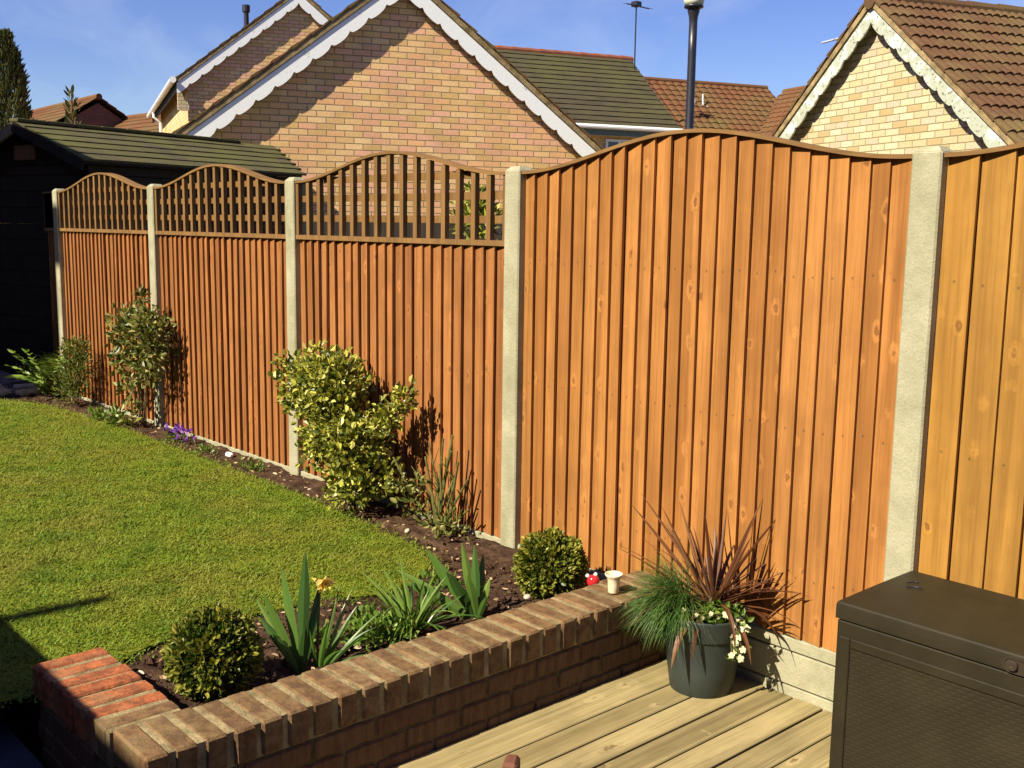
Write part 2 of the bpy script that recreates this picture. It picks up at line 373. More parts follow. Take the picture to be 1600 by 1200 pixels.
# ------------------------------------------------------------------ setting: ground, lawn, beds, deck, patio
def setting():
    m = MB(); m.add([(-160, -80, -.34), (60, -80, -.34), (60, 140, -.34), (-160, 140, -.34)], [(0, 1, 2, 3)])
    struct(m.build('ground', mat_simple('rough_ground', (.10, .085, .045), .95, .1, .5, 3, .5)))
    # lawn edge (x, y) from the far left corner along the bed to the brick wall
    edge = [(-8.1, -.62), (-7.71, -.57), (-7.27, -.36), (-6.56, -.30), (-5.8, -.26), (-5.14, -.27), (-4.47, -.28), (-3.89, -.28), (-3.38, -.28), (-2.85, -.32), (-2.51, -.34), (-2.2, -.37),
            (-1.97, -.46), (-1.82, -.66), (-1.78, -.88), (-1.86, -1.05), (-1.90, -1.3), (-1.92, -1.6), (-1.84, -1.85), (-1.72, -2.02)]
    poly = edge+[(-1.72, -2.7), (-8.1, -6.0)]
    m = MB()
    xs = np.linspace(-8.3, -1.3, 150); ys = np.linspace(-6, .1, 130)
    def inside(x, y, P=poly):
        x = np.asarray(x); y = np.asarray(y); r = np.zeros(x.shape, bool); j = len(P)-1
        for i in range(len(P)):
            xi, yi = P[i]; xj, yj = P[j]
            c = ((yi > y) != (yj > y)) & (x < (xj-xi)*(y-yi)/(yj-yi+1e-12)+xi); r ^= c; j = i
        return r
    m.add([(x, y, .006) for x, y in poly], [tuple(range(len(poly)))[::-1]])
    struct(m.build('lawn', TURF))
    # grass blades, denser near the camera
    n = 420000
    X = -8.1+6.5*RNG.random(n)**.85; Y = -3.6+3.5*RNG.random(n); k = inside(X+.045*RNG.normal(size=n), Y+.045*RNG.normal(size=n))
    dist = np.hypot(X-CAMP.x, Y-CAMP.y); k &= RNG.random(n) < np.clip((5.2/dist)**1.2, .2, 1)
    k &= ~((Y < -2.3) & (X > -3.2) & (RNG.random(n) < .4))
    X, Y, dist = X[k], Y[k], dist[k]; n = len(X)
    tuft = np.array([noise.noise((x*9, y*9, 0)) for x, y in zip(X, Y)])
    H = (.007+.010*RNG.random(n)+.012*(RNG.random(n) < .03))*(1+.5*tuft); W = .0016+.0014*RNG.random(n)+.0004*dist/4
    az = RNG.random(n)*2*np.pi; lean = .7+1.3*RNG.random(n)
    dx, dy = np.cos(az), np.sin(az); z0 = np.full(n, .004)
    def pt(t, s): return np.stack([X+dx*lean*H*t**1.6-dy*W*s, Y+dy*lean*H*t**1.6+dx*W*s, z0+H*t*(1-.15*t*lean)], 1)
    V = np.stack([pt(0, 1), pt(0, -1), pt(.6, .7), pt(.6, -.7), pt(1., 0)], 1).reshape(-1, 3)
    i = np.arange(n)[:, None]*5
    F = np.concatenate([i+[0, 1, 3], i+[0, 3, 2], i+[2, 3, 4]], 0)
    r = np.clip(.38+.17*RNG.normal(size=n)-.12*tuft, 0, 1)
    g = MB(); g.arr(V, F, np.repeat(r, 5)); o = g.build('grass', GRASS)
    tag(o, 'short patchy green lawn grass in front of the fence', 'grass'); struct(o, 'stuff')
    # flower bed: bumpy soil along the fence and behind the brick wall
    m = MB(); nx, ny = 330, 110
    gx = np.linspace(-8.6, -1.06, nx); gy = np.linspace(-2.05, -.02, ny); VV = []
    keep = set()
    for j, y in enumerate(gy):
        for i_, x in enumerate(gx):
            h = noise.fractal((x*11, y*11, 2), 1.0, 2.0, 4)*.014+noise.noise((x*3, y*3, 5))*.014
            VV.append((x, y, -.006+h+(.012 if y > -.25 else 0)))
    FF = []
    ins = inside(*np.meshgrid(gx, gy))
    inset = [(a-.05*0, b) for a, b in poly]
    for j in range(ny-1):
        for i_ in range(nx-1):
            if ins[j, i_] and ins[j+1, i_+1] and ins[j, i_+1] and ins[j+1, i_]: continue
            FF.append((j*nx+i_, j*nx+i_+1, (j+1)*nx+i_+1, (j+1)*nx+i_))
    m.add(VV, FF)
    # clods
    for _ in range(2600):
        if random.random() < .55: x = random.uniform(-8.2, -1.2); y = random.uniform(-.5, -.03)
        else: x = random.uniform(-2.0, -1.16); y = random.uniform(-2.0, -.1)
        if inside(np.array([x]), np.array([y]))[0] and random.random() > .03: continue
        s = random.uniform(.004, .014)*(1.6 if random.random() < .1 else 1)
        z = -.006+noise.noise((x*3, y*3, 5))*.014+s*.4
        vs = [Vector(v)*s*random.uniform(.7, 1.25)+Vector((x, y, z)) for v in ((1, 0, 0), (-1, 0, 0), (0, 1, 0), (0, -1, 0), (0, 0, .8), (0, 0, -.8))]
        m.add(vs, [(0, 2, 4), (2, 1, 4), (1, 3, 4), (3, 0, 4), (2, 0, 5), (1, 2, 5), (3, 1, 5), (0, 3, 5)])
    struct(m.build('flower_bed', SOIL))
    # leaf litter on the soil
    m = MB(); pts = []
    while len(pts) < 420:
        if random.random() < .7: x = random.uniform(-6.8, -1.4); y = random.uniform(-.42, -.05)
        else: x = random.uniform(-1.9, -1.15); y = random.uniform(-2.0, -.2)
        if not inside(np.array([x]), np.array([y-.02]))[0]: pts.append((x, y, .008+noise.noise((x*3, y*3, 5))*.014))
    P = np.array(pts); D = rand_unit(len(P)); D[:, 2] *= .25
    leaf_batch(m, P, D, .026, .55, .2)
    o = m.build('leaf_litter', mat_leaf('dead_leaf', [(0, (.30, .19, .10)), (.5, (.42, .30, .17)), (.85, (.20, .10, .05)), (1, (.6, .5, .33))], .8, .05))
    tag(o, 'pale dead leaves scattered over the dark soil', 'dead leaves'); struct(o, 'stuff')
    # deck boards run along y
    m = MB(); x = -.905; k = 0
    while x < 3.2:
        w = .172 if k == 0 else .1215
        r = random.random(); x1 = x+w
        vs = []; nseg = 2
        m.box(x, x1-.008, -3.2 if x < 1 else -2.6, -.028, -.215, -.19+random.uniform(-.0015, .0015), r, .003)
        x = x1+.0005; k += 1
    struct(m.build('decking', DECKWOOD))
    m = MB(); m.box(-.9, 3.2, -3.3, -.04, -.26, -.217); struct(m.build('deck_subfloor', SHADE_DARKWOOD))
    # paved patio at the lower left, its shade put into the dark blue colour
    m = MB()
    for i in range(4):
        for j in range(4):
            m.box(-2.9+i*.505, -2.9+i*.505+.497, -4.3+j*.505, -4.3+j*.505+.497, -.24, -.13+random.uniform(-.002, .002), random.random(), .004)
    n = NT('shade_blue_slab', .8, .2); n.col(n.ramp(n.noise(n.obj(), 9, 5, .7), [(.3, (.022, .024, .032)), (.7, (.045, .047, .06))])); n.bump(n.noise(n.obj(), 80, 3), .4, .005)
    struct(m.build('patio', n.m))
    # far left path of broken stone
    m = MB(); m.add([(-9.9, -3.4, -.008), (-7.95, -3.4, -.008), (-7.95, -.02, -.004), (-9.9, .02, -.004)], [(0, 1, 2, 3)])
    struct(m.build('path', mat_simple('path_stone', (.17, .13, .10), .95, .1, .5, 14, .8)))
    return inside
INSIDE = setting()

# ------------------------------------------------------------------ fence
S = 1.93
def curve(u): return 1.722+.128*(.5-.5*math.cos(2*math.pi*min(1, max(0, u))))
def wavy_strip(m, xa, xb, f, y0, y1, th, rnd=.4, seg=48, off=0.):
    for i in range(seg):
        u0, u1 = i/seg, (i+1)/seg; x0, x1 = xa+(xb-xa)*u0, xa+(xb-xa)*u1; a, b = f(u0)+off, f(u1)+off
        vs = [(x0, y0, a), (x1, y0, b), (x1, y0, b+th), (x0, y0, a+th), (x0, y1, a), (x1, y1, b), (x1, y1, b+th), (x0, y1, a+th)]
        fs = [(0, 1, 2, 3), (5, 4, 7, 6), (3, 2, 6, 7), (4, 5, 1, 0)]
        if i == 0: fs.append((4, 0, 3, 7))
        if i == seg-1: fs.append((1, 5, 6, 2))
        m.add(vs, fs, rnd, [(v[2], v[1], v[0]) for v in vs])
def fence_panel(n, kind, label, mat, cap, nb=23, xa=None, xb=None, zb=.028, flat=False):
    xa = -S*n-S+.052 if xa is None else xa; xb = -S*n-.052 if xb is None else xb
    f = (lambda u: 1.722) if flat else curve
    t = thing('fence_panel', label, 'fence panel', ((xa+xb)/2, 0, 0), 0, 'fence panels between the concrete posts')
    m = MB(); w = (xb-xa)/nb
    for i in range(nb):
        x0 = xa+i*w-.018*(i > 0); x1 = xa+(i+1)*w+random.uniform(-.004, .004)*(i < nb-1); r = random.random()
        yl = -.007; yr = -.027+random.uniform(-.004, .003); nz = 6
        ph = random.uniform(0, 6.28); am = random.uniform(0, .003)
        vs = []; fs = []; uv = []
        for k in range(nz+1):
            s = k/nz; wob = am*math.sin(s*3.1+ph)
            for x in (x0, x1):
                top = (f((x-xa)/(xb-xa))+.004) if kind == 'solid' else 1.402
                z = zb+random.uniform(-.004, .004)*(k == 0)+(top-zb)*s
                xx = x+(wob if x == x1 and i < nb-1 else 0)
                y = yl if x == x0 else yr+wob
                vs += [(xx, y, z), (xx, -.002 if x == x0 else min(-.0085, yr+.012), z)]
                uv += [(x-x0, 0, z), (x-x0, .01, z)]
        for k in range(nz):
            b = k*4; c = b+4
            fs += [(b, b+2, c+2, c), (b+2, b+3, c+3, c+2), (b+1, b, c, c+1), (b+3, b+1, c+1, c+3)]
        fs += [(0, 1, 3, 2), (nz*4, nz*4+2, nz*4+3, nz*4+1)]
        m.add(vs, fs, r, uv)
    m.build('boards', mat, t)
    # rails on the back
    for z in (.25, .85, 1.35):
        b = MB(); b.box(xa, xb, .001, .035, z, z+.05, .3); b.build('batten', cap, t)
    b = MB(); wavy_strip(b, xa, xb, f, -.036, .03, .014); b.build('cap_rail', cap, t)
    if kind == 'trellis':
        b = MB(); b.box(xa, xb, -.036, .03, 1.403, 1.428, .5); b.build('middle_rail', cap, t)
        b = MB(); ns = 17
        for i in range(ns):
            x = xa+.012+(xb-xa-.024)*i/(ns-1)+random.uniform(-.003, .003); ww = .0155; z1 = min(f((x-ww-xa)/(xb-xa)), f((x+ww-xa)/(xb-xa)))-.001
            v0 = len(b.V); b.box(x-ww, x+ww, -.030, -.004, 1.429, z1, random.random())
        b.build('upright_slats', cap, t)
        b = MB(); 
        for z in (1.505, 1.615, 1.715):
            # clip the lath where the curve is lower than it
            us = [i/200 for i in range(201) if f(i/200) > z+.03]
            if us: b.box(xa+(xb-xa)*us[0], xa+(xb-xa)*us[-1], -.003, .015, z, z+.036, random.random())
        b.build('cross_slats', cap, t)
    return t
fence_panel(-1, 'solid', 'honey coloured solid panel behind the brown storage box, right of the widest concrete post', FENCE_Y, TRELLIS, nb=17)
fence_panel(0, 'solid', 'tall orange solid panel with arched top behind the spiky potted plant', FENCE_O, TRELLIS, nb=24)
fence_panel(1, 'trellis', 'red brown panel with arched trellis top behind the yellow green bush', FENCE_R, TRELLIS)
fence_panel(2, 'trellis', 'red brown trellis topped panel with small purple flowers at its foot', FENCE_R, TRELLIS)
fence_panel(3, 'trellis', 'farthest complete trellis topped panel, partly behind the tall sparse bush', FENCE_R, TRELLIS)
fence_panel(4, 'trellis', 'narrow shaded fence end beside the dark shed', FENCE_R, TRELLIS, nb=4, xa=-8.02, xb=-S*4-.052, flat=True)
post_labels = ['nearest and widest concrete post, behind the storage box', 'concrete post between the solid orange panel and the trellis panels', 'concrete post partly hidden by the yellow green bush',
               'concrete post behind the tall sparse bush', 'farthest concrete post, partly shaded, at the end of the fence']
for n, lab in enumerate(post_labels):
    m = MB(); x = -S*n; a = .05; y0, y1, zt = -.046, .05, 1.742
    vs, fs = box_bm(x-a, x+a, y0, y1, -.34, zt, .006); m.add(vs, fs)
    b = .028; m.add([(x-a+.004, y0+.004, zt-.001), (x+a-.004, y0+.004, zt-.001), (x+a-.004, y1-.004, zt-.001), (x-a+.004, y1-.004, zt-.001), (x-b, y0+.022, zt+.016), (x+b, y0+.022, zt+.016), (x+b, y1-.022, zt+.016), (x-b, y1-.022, zt+.016)],
          [(0, 1, 5, 4), (1, 2, 6, 5), (2, 3, 7, 6), (3, 0, 4, 7), (4, 5, 6, 7)])
    tag(m.build('concrete_post', CONC), lab, 'fence post', 'concrete fence posts')
for n, lab in ((-1, 'pale gravel board hidden behind the storage box'), (0, 'pale gravel board at deck level behind the potted plant'), (1, 'pale gravel board under the fence panel behind the yellow green bush'),
               (2, 'pale gravel board under the fence panel with the purple flowers'), (3, 'pale gravel board under the farthest trellis panel')):
    m = MB(); xa, xb = -S*n-S+.053, -S*n-.053; m.box(xa, xb, -.012, .02, -.329, .0255)
    for za, zb in ((-.33, -.158), (-.152, -.028), (-.022, .026)): m.box(xa, xb, -.027, -.0125, za, zb, 0, .003)
    tag(m.build('gravel_board', CONC), lab, 'gravel board', 'concrete gravel boards')

# ------------------------------------------------------------------ low brick wall
def brick_wall():
    t = thing('brick_wall', 'low L shaped brown brick retaining wall with pale mortar round the flower bed', 'wall', (-1.0, -1.2, -.19))
    xf, xb, y0, yl = -.905, -1.13, -.032, -2.235; zt = .1; hb = .105
    m = MB(); nb = 26; p = (y0-yl)/nb
    for i in range(nb):
        w = p-.0175; y = y0-i*p-.004; a = y-w; jx = random.uniform(-.004, .004); jz = random.uniform(-.003, .003)
        M = Matrix.Translation(((xf+xb)/2, (a+y)/2, zt-hb/2)) @ Matrix.Rotation(random.uniform(-.02, .02), 4, 'Z') @ Matrix.Rotation(random.uniform(-.015, .015), 4, 'X')
        vs, fs = box_bm(-(xf-xb)/2+jx, (xf-xb)/2+jx, -w/2, w/2, -hb/2, hb/2+jz, .007)
        o = random.random()*40; m.add([M @ v for v in vs], fs, random.random()*.69, [v+Vector((o, o*.7, 0)) for v in vs])
    p = .0855
    x = xb-.016; i = 0
    while x > -1.66:
        w = .0675; a = x-w; jz = random.uniform(-.003, .004); jy = random.uniform(-.005, .005)
        M = Matrix.Translation(((a+x)/2, (yl-.0+yl+.225)/2, zt-hb/2)) @ Matrix.Rotation(random.uniform(-.03, .03), 4, 'Z')
        vs, fs = box_bm(-w/2, w/2, -.1125+jy, .1125+jy, -hb/2, hb/2+jz, .007)
        red = i > 0
        o = random.random()*40; m.add([M @ v for v in vs], fs, .72+.28*random.random() if red else .3, [v+Vector((o, o*.7, 0)) for v in vs]); x -= p; i += 1
    m.build('coping', COPING, t)
    xl = x+p-.0675
    # stretcher courses under the coping, both faces
    m = MB(); bl = .215; bh = .062
    for k in range(3):
        zz = zt-hb-.0095-bh-k*.0725
        off = 0 if k % 2 else -.112
        y = y0+off
        while y > yl+.02:
            a = max(y-bl, yl+.002); b = min(y, y0-.002)
            if b-a > .03:
                for (c0, c1) in ((xf-.1, xf-.003+random.uniform(-.002, .002)), (xb+.003, xb+.1)):
                    o = random.random()*30; vs, fs = box_bm(c0, c1, a, b, max(zz, -.33), zz+bh, .005); m.add(vs, fs, random.random(), [v+Vector((o, o, o)) for v in vs])
            y -= bl+.0105
        x = xb+off-.004
        while x > xl+.02:
            a = max(x-bl, xl+.002); b = min(x, xb-.006)
            if b-a > .03:
                for (c0, c1) in ((yl+.003, yl+.1), (yl+.122, yl+.222)):
                    o = random.random()*30; vs, fs = box_bm(a, b, c0, c1, zz, zz+bh, .005); m.add(vs, fs, random.random(), [v+Vector((o, o, o)) for v in vs])
            x -= bl+.0105
    m.build('brick_courses', COURSE, t)
    # mortar core, a little back from the brick faces
    m = MB(); g = .0065
    m.box(xb+g, xf-g-.001, yl+.022, y0, zt-hb-.002, zt-.0045); m.box(xl+g, xb-.001+g, yl+g, yl+.225-g, zt-hb-.002, zt-.0055)
    m.build('mortar', MORT2, t)
    m = MB(); m.box(xb+.0105, xf-.0095, yl+.010, y0-.001, -.34, zt-hb-.004); m.box(xl+.010, xb+.009, yl+.0105, yl+.2145, -.34, zt-hb-.0045)
    m.build('bed_joint', mat_simple('old_mortar', (.085, .062, .032), .95, .1, .5, 20, .6), t)
    # weathered mortar flaunching where the wall meets the fence
    return t
brick_wall()

# ------------------------------------------------------------------ houses beyond the fence
def tile_roof(m, O, u, v, nrm, U, V, course, tile, step=.022, wave=0., wl=.15, jit=.003, lap=.03, clip=None):
    """real courses of tiles on a slope: O lower left corner, u along the eave, v up the slope; clip(vdist) -> (u0, u1)"""
    O = Vector(O); nc = max(1, round(V/course)); c = V/nc
    for k in range(nc):
        v0, v1 = k*c-.004, (k+1)*c+lap*(k < nc-1); u0, u1 = (0, U) if clip is None else clip((k+.5)*c)
        off = (tile/2 if k % 2 else 0)*(wave == 0); x = u0-off
        while x < u1-1e-4:
            a, b = max(x, u0), min(x+tile, u1); x += tile
            if b-a < .01: continue
            q = max(2, int(round(6*(b-a)/wl))+1) if wave else 2
            j = random.uniform(-jit, jit); j2 = random.uniform(-jit, jit); vs = []
            for i in range(q):
                uu = a+(b-a)*i/(q-1)-(0 if i < q-1 else .003)
                h = wave*abs(math.sin(math.pi*uu/wl))**.7 if wave else 0
                hl = step+h+j; hh = h*.8+j2*.3
                P0 = O+u*uu+v*(v0+j2); P1 = O+u*uu+v*v1
                vs += [P0+nrm*hl, P1+nrm*hh, P0+nrm*(-.012)]
            fs = []
            for i in range(q-1):
                s0, s1 = i*3, i*3+3; fs += [(s0, s1, s1+1, s0+1), (s0+2, s1+2, s1, s0)]
            fs += [(2, 0, 1), (q*3-3, q*3-1, q*3-2)]
            r = random.random(); m.add(vs, fs, r, [(w.x, w.y, w.z) for w in vs])
def slab(m, O, u, v, nrm, U, V, t0, t1):
    O = Vector(O); vs = [O+u*a+v*b+nrm*c for a in (0, U) for b in (0, V) for c in (t0, t1)]
    m.add(vs, [(0, 1, 3, 2), (4, 6, 7, 5), (0, 4, 5, 1), (2, 3, 7, 6), (0, 2, 6, 4), (1, 5, 7, 3)])
def bargeboard(m, ax, az, sgn, slope, run, depth, amp, per, y0, y1, top=0.):
    """scalloped board under a verge, in gable coordinates: from the apex (ax, az) outwards by run"""
    L = run*math.hypot(1, slope); n = int(L/per); q = 7; N = n*q; T = []; B = []
    for i in range(N+1):
        d = run*i/N; f = (i % q)/q
        x = ax+sgn*d; z = az-slope*d-top
        a = amp*math.sqrt(max(0, 1-(2*f-1)**2)) if 0 < i < N else 0
        T.append((x, z)); B.append((x+sgn*(-.0), z-depth-a))
    for i in range(N):
        p = [T[i], T[i+1], B[i+1], B[i]]
        if sgn < 0: p = p[::-1]
        vs = [(x, y0, z) for x, z in p]+[(x, y1, z) for x, z in p]
        uv = [(x, z, 0) for x, z in p]*2
        fs = [(3, 2, 1, 0), (4, 5, 6, 7)]+[(k, (k+1) % 4, 4+(k+1) % 4, 4+k) for k in ((0, 2) if sgn > 0 else (0, 2))]
        if i in (0, N-1): fs += [(1, 2, 6, 5), (3, 0, 4, 7)]
        m.add(vs, fs, 0., uv)
def gable_house(name, label, cat, P0, heading, ax, az, slope, runL, runR, wallL, wallR, length, brick, rooflab, paint, over=.12, zg=-.34, board=(.17, .05, .28), tile=None, sides='LR', group=None, verge=.06):
    """local x runs along the gable wall, y inwards along the ridge; (ax, az) is the top of the roof at the gable"""
    th = R(90-heading); t = thing(name, label, cat, (P0[0], P0[1], 0), th, group)
    tk = .14                                          # roof build-up, measured down
    def zl(x): return az-tk-slope*abs(x-ax)
    w = MB(); xl, xr = ax-wallL, ax+wallR
    pg = [(xl, zg), (xr, zg), (xr, zl(xr)), (ax, zl(ax)), (xl, zl(xl))]
    w.add([(x, 0, z) for x, z in pg], [(0, 1, 2, 3, 4)], 0, [(x, z, 0) for x, z in pg])
    w.add([(x, length, z) for x, z in pg], [(4, 3, 2, 1, 0)], 0, [(x, z, 0) for x, z in pg])
    for x, s in ((xl, 0), (xr, 1)):
        q = [(x, 0, zg), (x, 0, zl(x)), (x, length, zl(x)), (x, length, zg)]
        w.add(q, [(0, 1, 2, 3) if not s else (3, 2, 1, 0)], 0, [(y, z, 0) for _, y, z in q])
    w.build('wall', brick, t, rel=False)
    ln = math.hypot(1, slope); cx, sz = 1/ln, slope/ln
    T = tile or {}
    for s, run in ((-1, runL), (1, runR)):
        V = run*ln; m = MB(); nrm = Vector((s*sz, 0, cx)); vv = Vector((-s*cx, 0, sz)); O = Vector((ax+s*run, -over-verge, az-slope*run))
        if s > 0: tile_roof(m, O, Vector((0, 1, 0)), vv, nrm, length+over*2+verge, V, T.get('course', .3), T.get('tile', .3), T.get('step', .022), T.get('wave', 0), T.get('wl', .15))
        else: tile_roof(m, O+Vector((0, length+over*2+verge, 0)), Vector((0, -1, 0)), vv, nrm, length+over*2+verge, V, T.get('course', .3), T.get('tile', .3), T.get('step', .022), T.get('wave', 0), T.get('wl', .15))
        o = m.build('roof', rooflab, t, rel=False)
        m = MB(); slab(m, O+Vector((0, verge*.25, 0)), Vector((0, 1, 0)), vv, nrm, length+over+verge*.5, V-.02, -.075, -.013)
        m.build('undercloak', MORTAR, o, rel=False)
        m = MB(); bargeboard(m, ax, az-.085*ln, s, slope, run-.03, board[0], board[1], board[2], -over-.022, -over)
        m.build('bargeboard', paint, t, rel=False)
        m = MB(); slab(m, O+Vector((s*-.0, over+verge-over+.004, 0)), Vector((0, 1, 0)), vv, nrm, over-.006, V-.04, -.115, -.08)
        m.build('soffit', paint, t, rel=False)
    m = MB(); y = -over-verge; 
    while y < length+over:
        m.tube([(ax, y, az-.035+random.uniform(-.004, .004)), (ax, y+.44, az-.035)], [.10, .092], 10, random.random()); y += .445
    m.build('ridge_tiles', rooflab, t, rel=False)
    return t
FLAT = dict(course=.29, tile=.30, step=.024)
# main gable: single storey garage wall with scalloped boards
G1 = gable_house('gable_building', 'buff brick gable with clean white scalloped boards, rising behind the trellis panels', 'building', (-9.26, 4.92), 22, -.17, 4.58, .765, 2.95, 2.95, 2.72, 2.72, 6.5, GABLE, ROOF_MAIN, PAINT, tile=FLAT, over=.085, verge=.05)
G2 = gable_house('gable_building', 'distant buff brick gable with gutter end and vent pipe, upper left behind the large gable', 'building', (-19.64, 6.92), 20.1, 2.22, 6.42, .79, 2.55, 2.55, 2.3, 2.3, 8, GABLE, ROOF_BROWN, PAINT, over=.085, verge=.05, tile=FLAT, board=(.19, .05, .3))
G3 = gable_house('gable_building', 'bright yellow brick gable with peeling scalloped boards and brown pantile roof at right', 'building', (-4.576, 7.90), 112.5, -.19, 4.07, .765, 2.5, 2.5, 2.25, 2.25, 7, GABLE_R, ROOF_RIGHT, PAINT_OLD, tile=dict(course=.22, tile=.22, step=.022, wave=.026, wl=.11), over=.11, board=(.16, .045, .27))
def details():
    # gutter, fascia and corbel at the eave of the distant gable; vent pipe on its roof
    x0, z0 = 2.22-2.55, 6.42-.79*2.55
    m = MB(); pts = [(x0-.05, -.2, z0-.03), (x0-.05, 8.1, z0-.03)]
    m.tube(pts, .065, 10); g = m.build('gutter', PLASTIC_W, G2, rel=False)
    m = MB(); m.tube([(x0-.05, 6.2, z0-.08), (x0-.04, 6.2, z0-.22), (x0+.12, 6.2, z0-.36), (x0+.14, 6.2, -.3)], .04, 8); m.build('downpipe', PLASTIC_W, g, rel=False)
    m = MB(); m.box(x0+.03, x0+.055, -.1, 8, z0-.22, z0-.04); m.build('fascia', SHADE_DARKWOOD, G2, rel=False)
    m = MB(); pg = [(x0+.04, z0-.62), (x0+.26, z0-.62), (x0+.26, z0-.50), (x0+.17, z0-.42), (x0+.06, z0-.1), (x0+.04, z0-.1)]
    m.add([(x, -.105, z) for x, z in pg]+[(x, .02, z) for x, z in pg], [tuple(range(6))]+[((i+1) % 6, i, 6+i, 6+(i+1) % 6) for i in range(6)], 0, [(x, z, 0) for x, z in pg]*2)
    m.build('corbel', GABLE_R, G2, rel=False)
    m = MB(); zz = 6.42-.79*.95; m.tube([(2.22-.95, .9, zz-.1), (2.22-.95, .9, zz+.34)], .055, 12); m.tube([(2.22-.95, .9, zz+.34), (2.22-.95, .9, zz+.36), (2.22-.95, .9, zz+.5)], [.055, .085, .085], 12)
    m.build('vent_pipe', BLACKM, G2, rel=False)
    # rod of a television aerial on the hidden slope of the right hand house
    t = thing('tv_aerial', 'thin aerial rod sticking out left of the yellow brick gable roof', 'aerial', (-6.21, 10.17, 2.35), 0, 'television aerials')
    m = MB(); m.tube([(-6.21, 10.17, 2.32), (-6.21, 10.17, 4.2)], .016, 8); m.build('mast', ALU, t)
    a = Vector((-6.21, 10.17, 4.17)); d = (CR*-1.0+CU*-.26).normalized()
    m = MB(); m.tube([a-d*.12, a+d*.62], .014, 6)
    for i in range(4): q = a+d*(.05+i*.14); e = d.cross(Vector((0, 0, 1))).normalized()*.13; m.tube([q-e, q+e], .005, 5)
    m.build('boom', ALU, t)
details()
def mossy():
    ER = Vector((-18.01, 20.82, 4.27)); d = hd(20.1); n_in = hd(20.1-90); L = 6.6; run = 3.2; rise = 2.39; W = 2*run
    th = R(90-20.1); t = thing('terraced_house', 'house with long mossy green tiled roof and white gutter between the two nearer gables', 'house', (ER.x, ER.y, 0), th)
    # local: x along the eave (to the right = +), y inwards; right end at x = 0
    ln = math.hypot(run, rise); v = Vector((0, run/ln, rise/ln)); nr = Vector((0, -rise/ln, run/ln))
    m = MB(); tile_roof(m, (-L, 0, 4.27), Vector((1, 0, 0)), v, nr, L, ln, .262, .33, .03, jit=.004); m.build('roof', ROOF_MOSS, t, rel=False)
    m = MB(); tile_roof(m, (0, W, 4.27), Vector((-1, 0, 0)), Vector((0, -run/ln, rise/ln)), Vector((0, rise/ln, run/ln)), L, ln, .262, .33, .03); m.build('roof', ROOF_MOSS, t, rel=False)
    m = MB(); x = -L
    while x < -.2: m.tube([(x, run, 4.27+rise-.01), (x+.44, run, 4.27+rise-.02)], [.10, .092], 10, random.random()); x += .445
    m.build('ridge_tiles', mat_roof('red_ridge', [(.20, .07, .04), (.26, .09, .05)]), t, rel=False)
    m = MB(); m.box(-5.25, -4.75, run-.17, run+.17, 4.27+rise-.05, 4.27+rise+.17, 0, .03); m.build('ridge_vent', REDBR, t, rel=False)
    m = MB(); zt = 4.17; g = .28
    m.box(-L+.1, -.12, g, W-g, -.34, zt, 0); w = m.build('wall', GABLE, t, rel=False)
    a = w.data.attributes['uvw'].data
    for i, vv in enumerate(w.data.vertices): a[i].vector = (vv.co.x+vv.co.y, vv.co.z, 0)
    for x in (-L+.1, -.12):
        m = MB(); pg = [(x, g, zt), (x, W-g, zt), (x, run, 4.27+rise-.16)]
        m.add(pg, [(0, 1, 2) if x > -1 else (2, 1, 0)], 0, [(p[1], p[2], 0) for p in pg]); m.build('gable_end', GABLE, t, rel=False)
    m = MB(); m.tube([(-L, -.06, 4.25), (0, -.06, 4.25)], .065, 10); gg = m.build('gutter', PLASTIC_W, t, rel=False)
    m = MB(); m.box(-L, 0, .0, .025, 4.03, 4.22); m.build('fascia', mat_simple('green_fascia', (.10, .13, .11), .5), t, rel=False)
    m = MB(); m.box(-L, 0, .03, g, 4.04, 4.06); m.build('soffit', PAINT, t, rel=False)
    for x0, x1 in ((-2.25, -.55), (-4.35, -3.05)):
        f = MB(); z0, z1 = 2.9, 3.96
        for a, b, c, e in ((x0, x1, z1-.07, z1), (x0, x1, z0, z0+.07), (x0, x0+.07, z0+.07, z1-.07), (x1-.07, x1, z0+.07, z1-.07)): f.box(a, b, g-.04, g+.02, c, e)
        q = 4 if x1-x0 > 1.5 else 3
        for i in range(1, q): xx = x0+(x1-x0)*i/q; f.box(xx-.045, xx+.045, g-.038, g+.018, z0+.07, z1-.07)
        f.box(x0+.07, x1-.07, g-.03, g+.01, z1-.36, z1-.32)
        fr = f.build('window', PLASTIC_W, t, rel=False); p = MB(); p.box(x0+.05, x1-.05, g-.016, g-.006, z0+.05, z1-.05); p.build('pane', GLASSDK, fr, rel=False)
    A = thing('tv_aerial', 'tall thin aerial mast at the right end of the mossy roof ridge', 'aerial', (-20.4, 21.55, 5.8), 0, 'television aerials')
    m = MB(); m.tube([(-20.55, 21.6, 5.4), (-20.55, 21.6, 8.2)], .022, 8); m.build('mast', BLACKM, A)
    m = MB(); b = Vector((-20.55, 21.6, 8.12)); e = CR*.42+CF*.25; m.tube([b-e*.75, b+e], .018, 6)
    for i in range(6): q = b-e*.7+e*1.65*i/5; u = CF*.16-CR*.1+Vector((0, 0, .06)); m.tube([q-u, q+u], .008, 5)
    m.box(b.x-.12, b.x+.12, b.y-.12, b.y+.12, b.z-.03, b.z+.12, 0, .02); m.build('boom', BLACKM, A)
mossy()
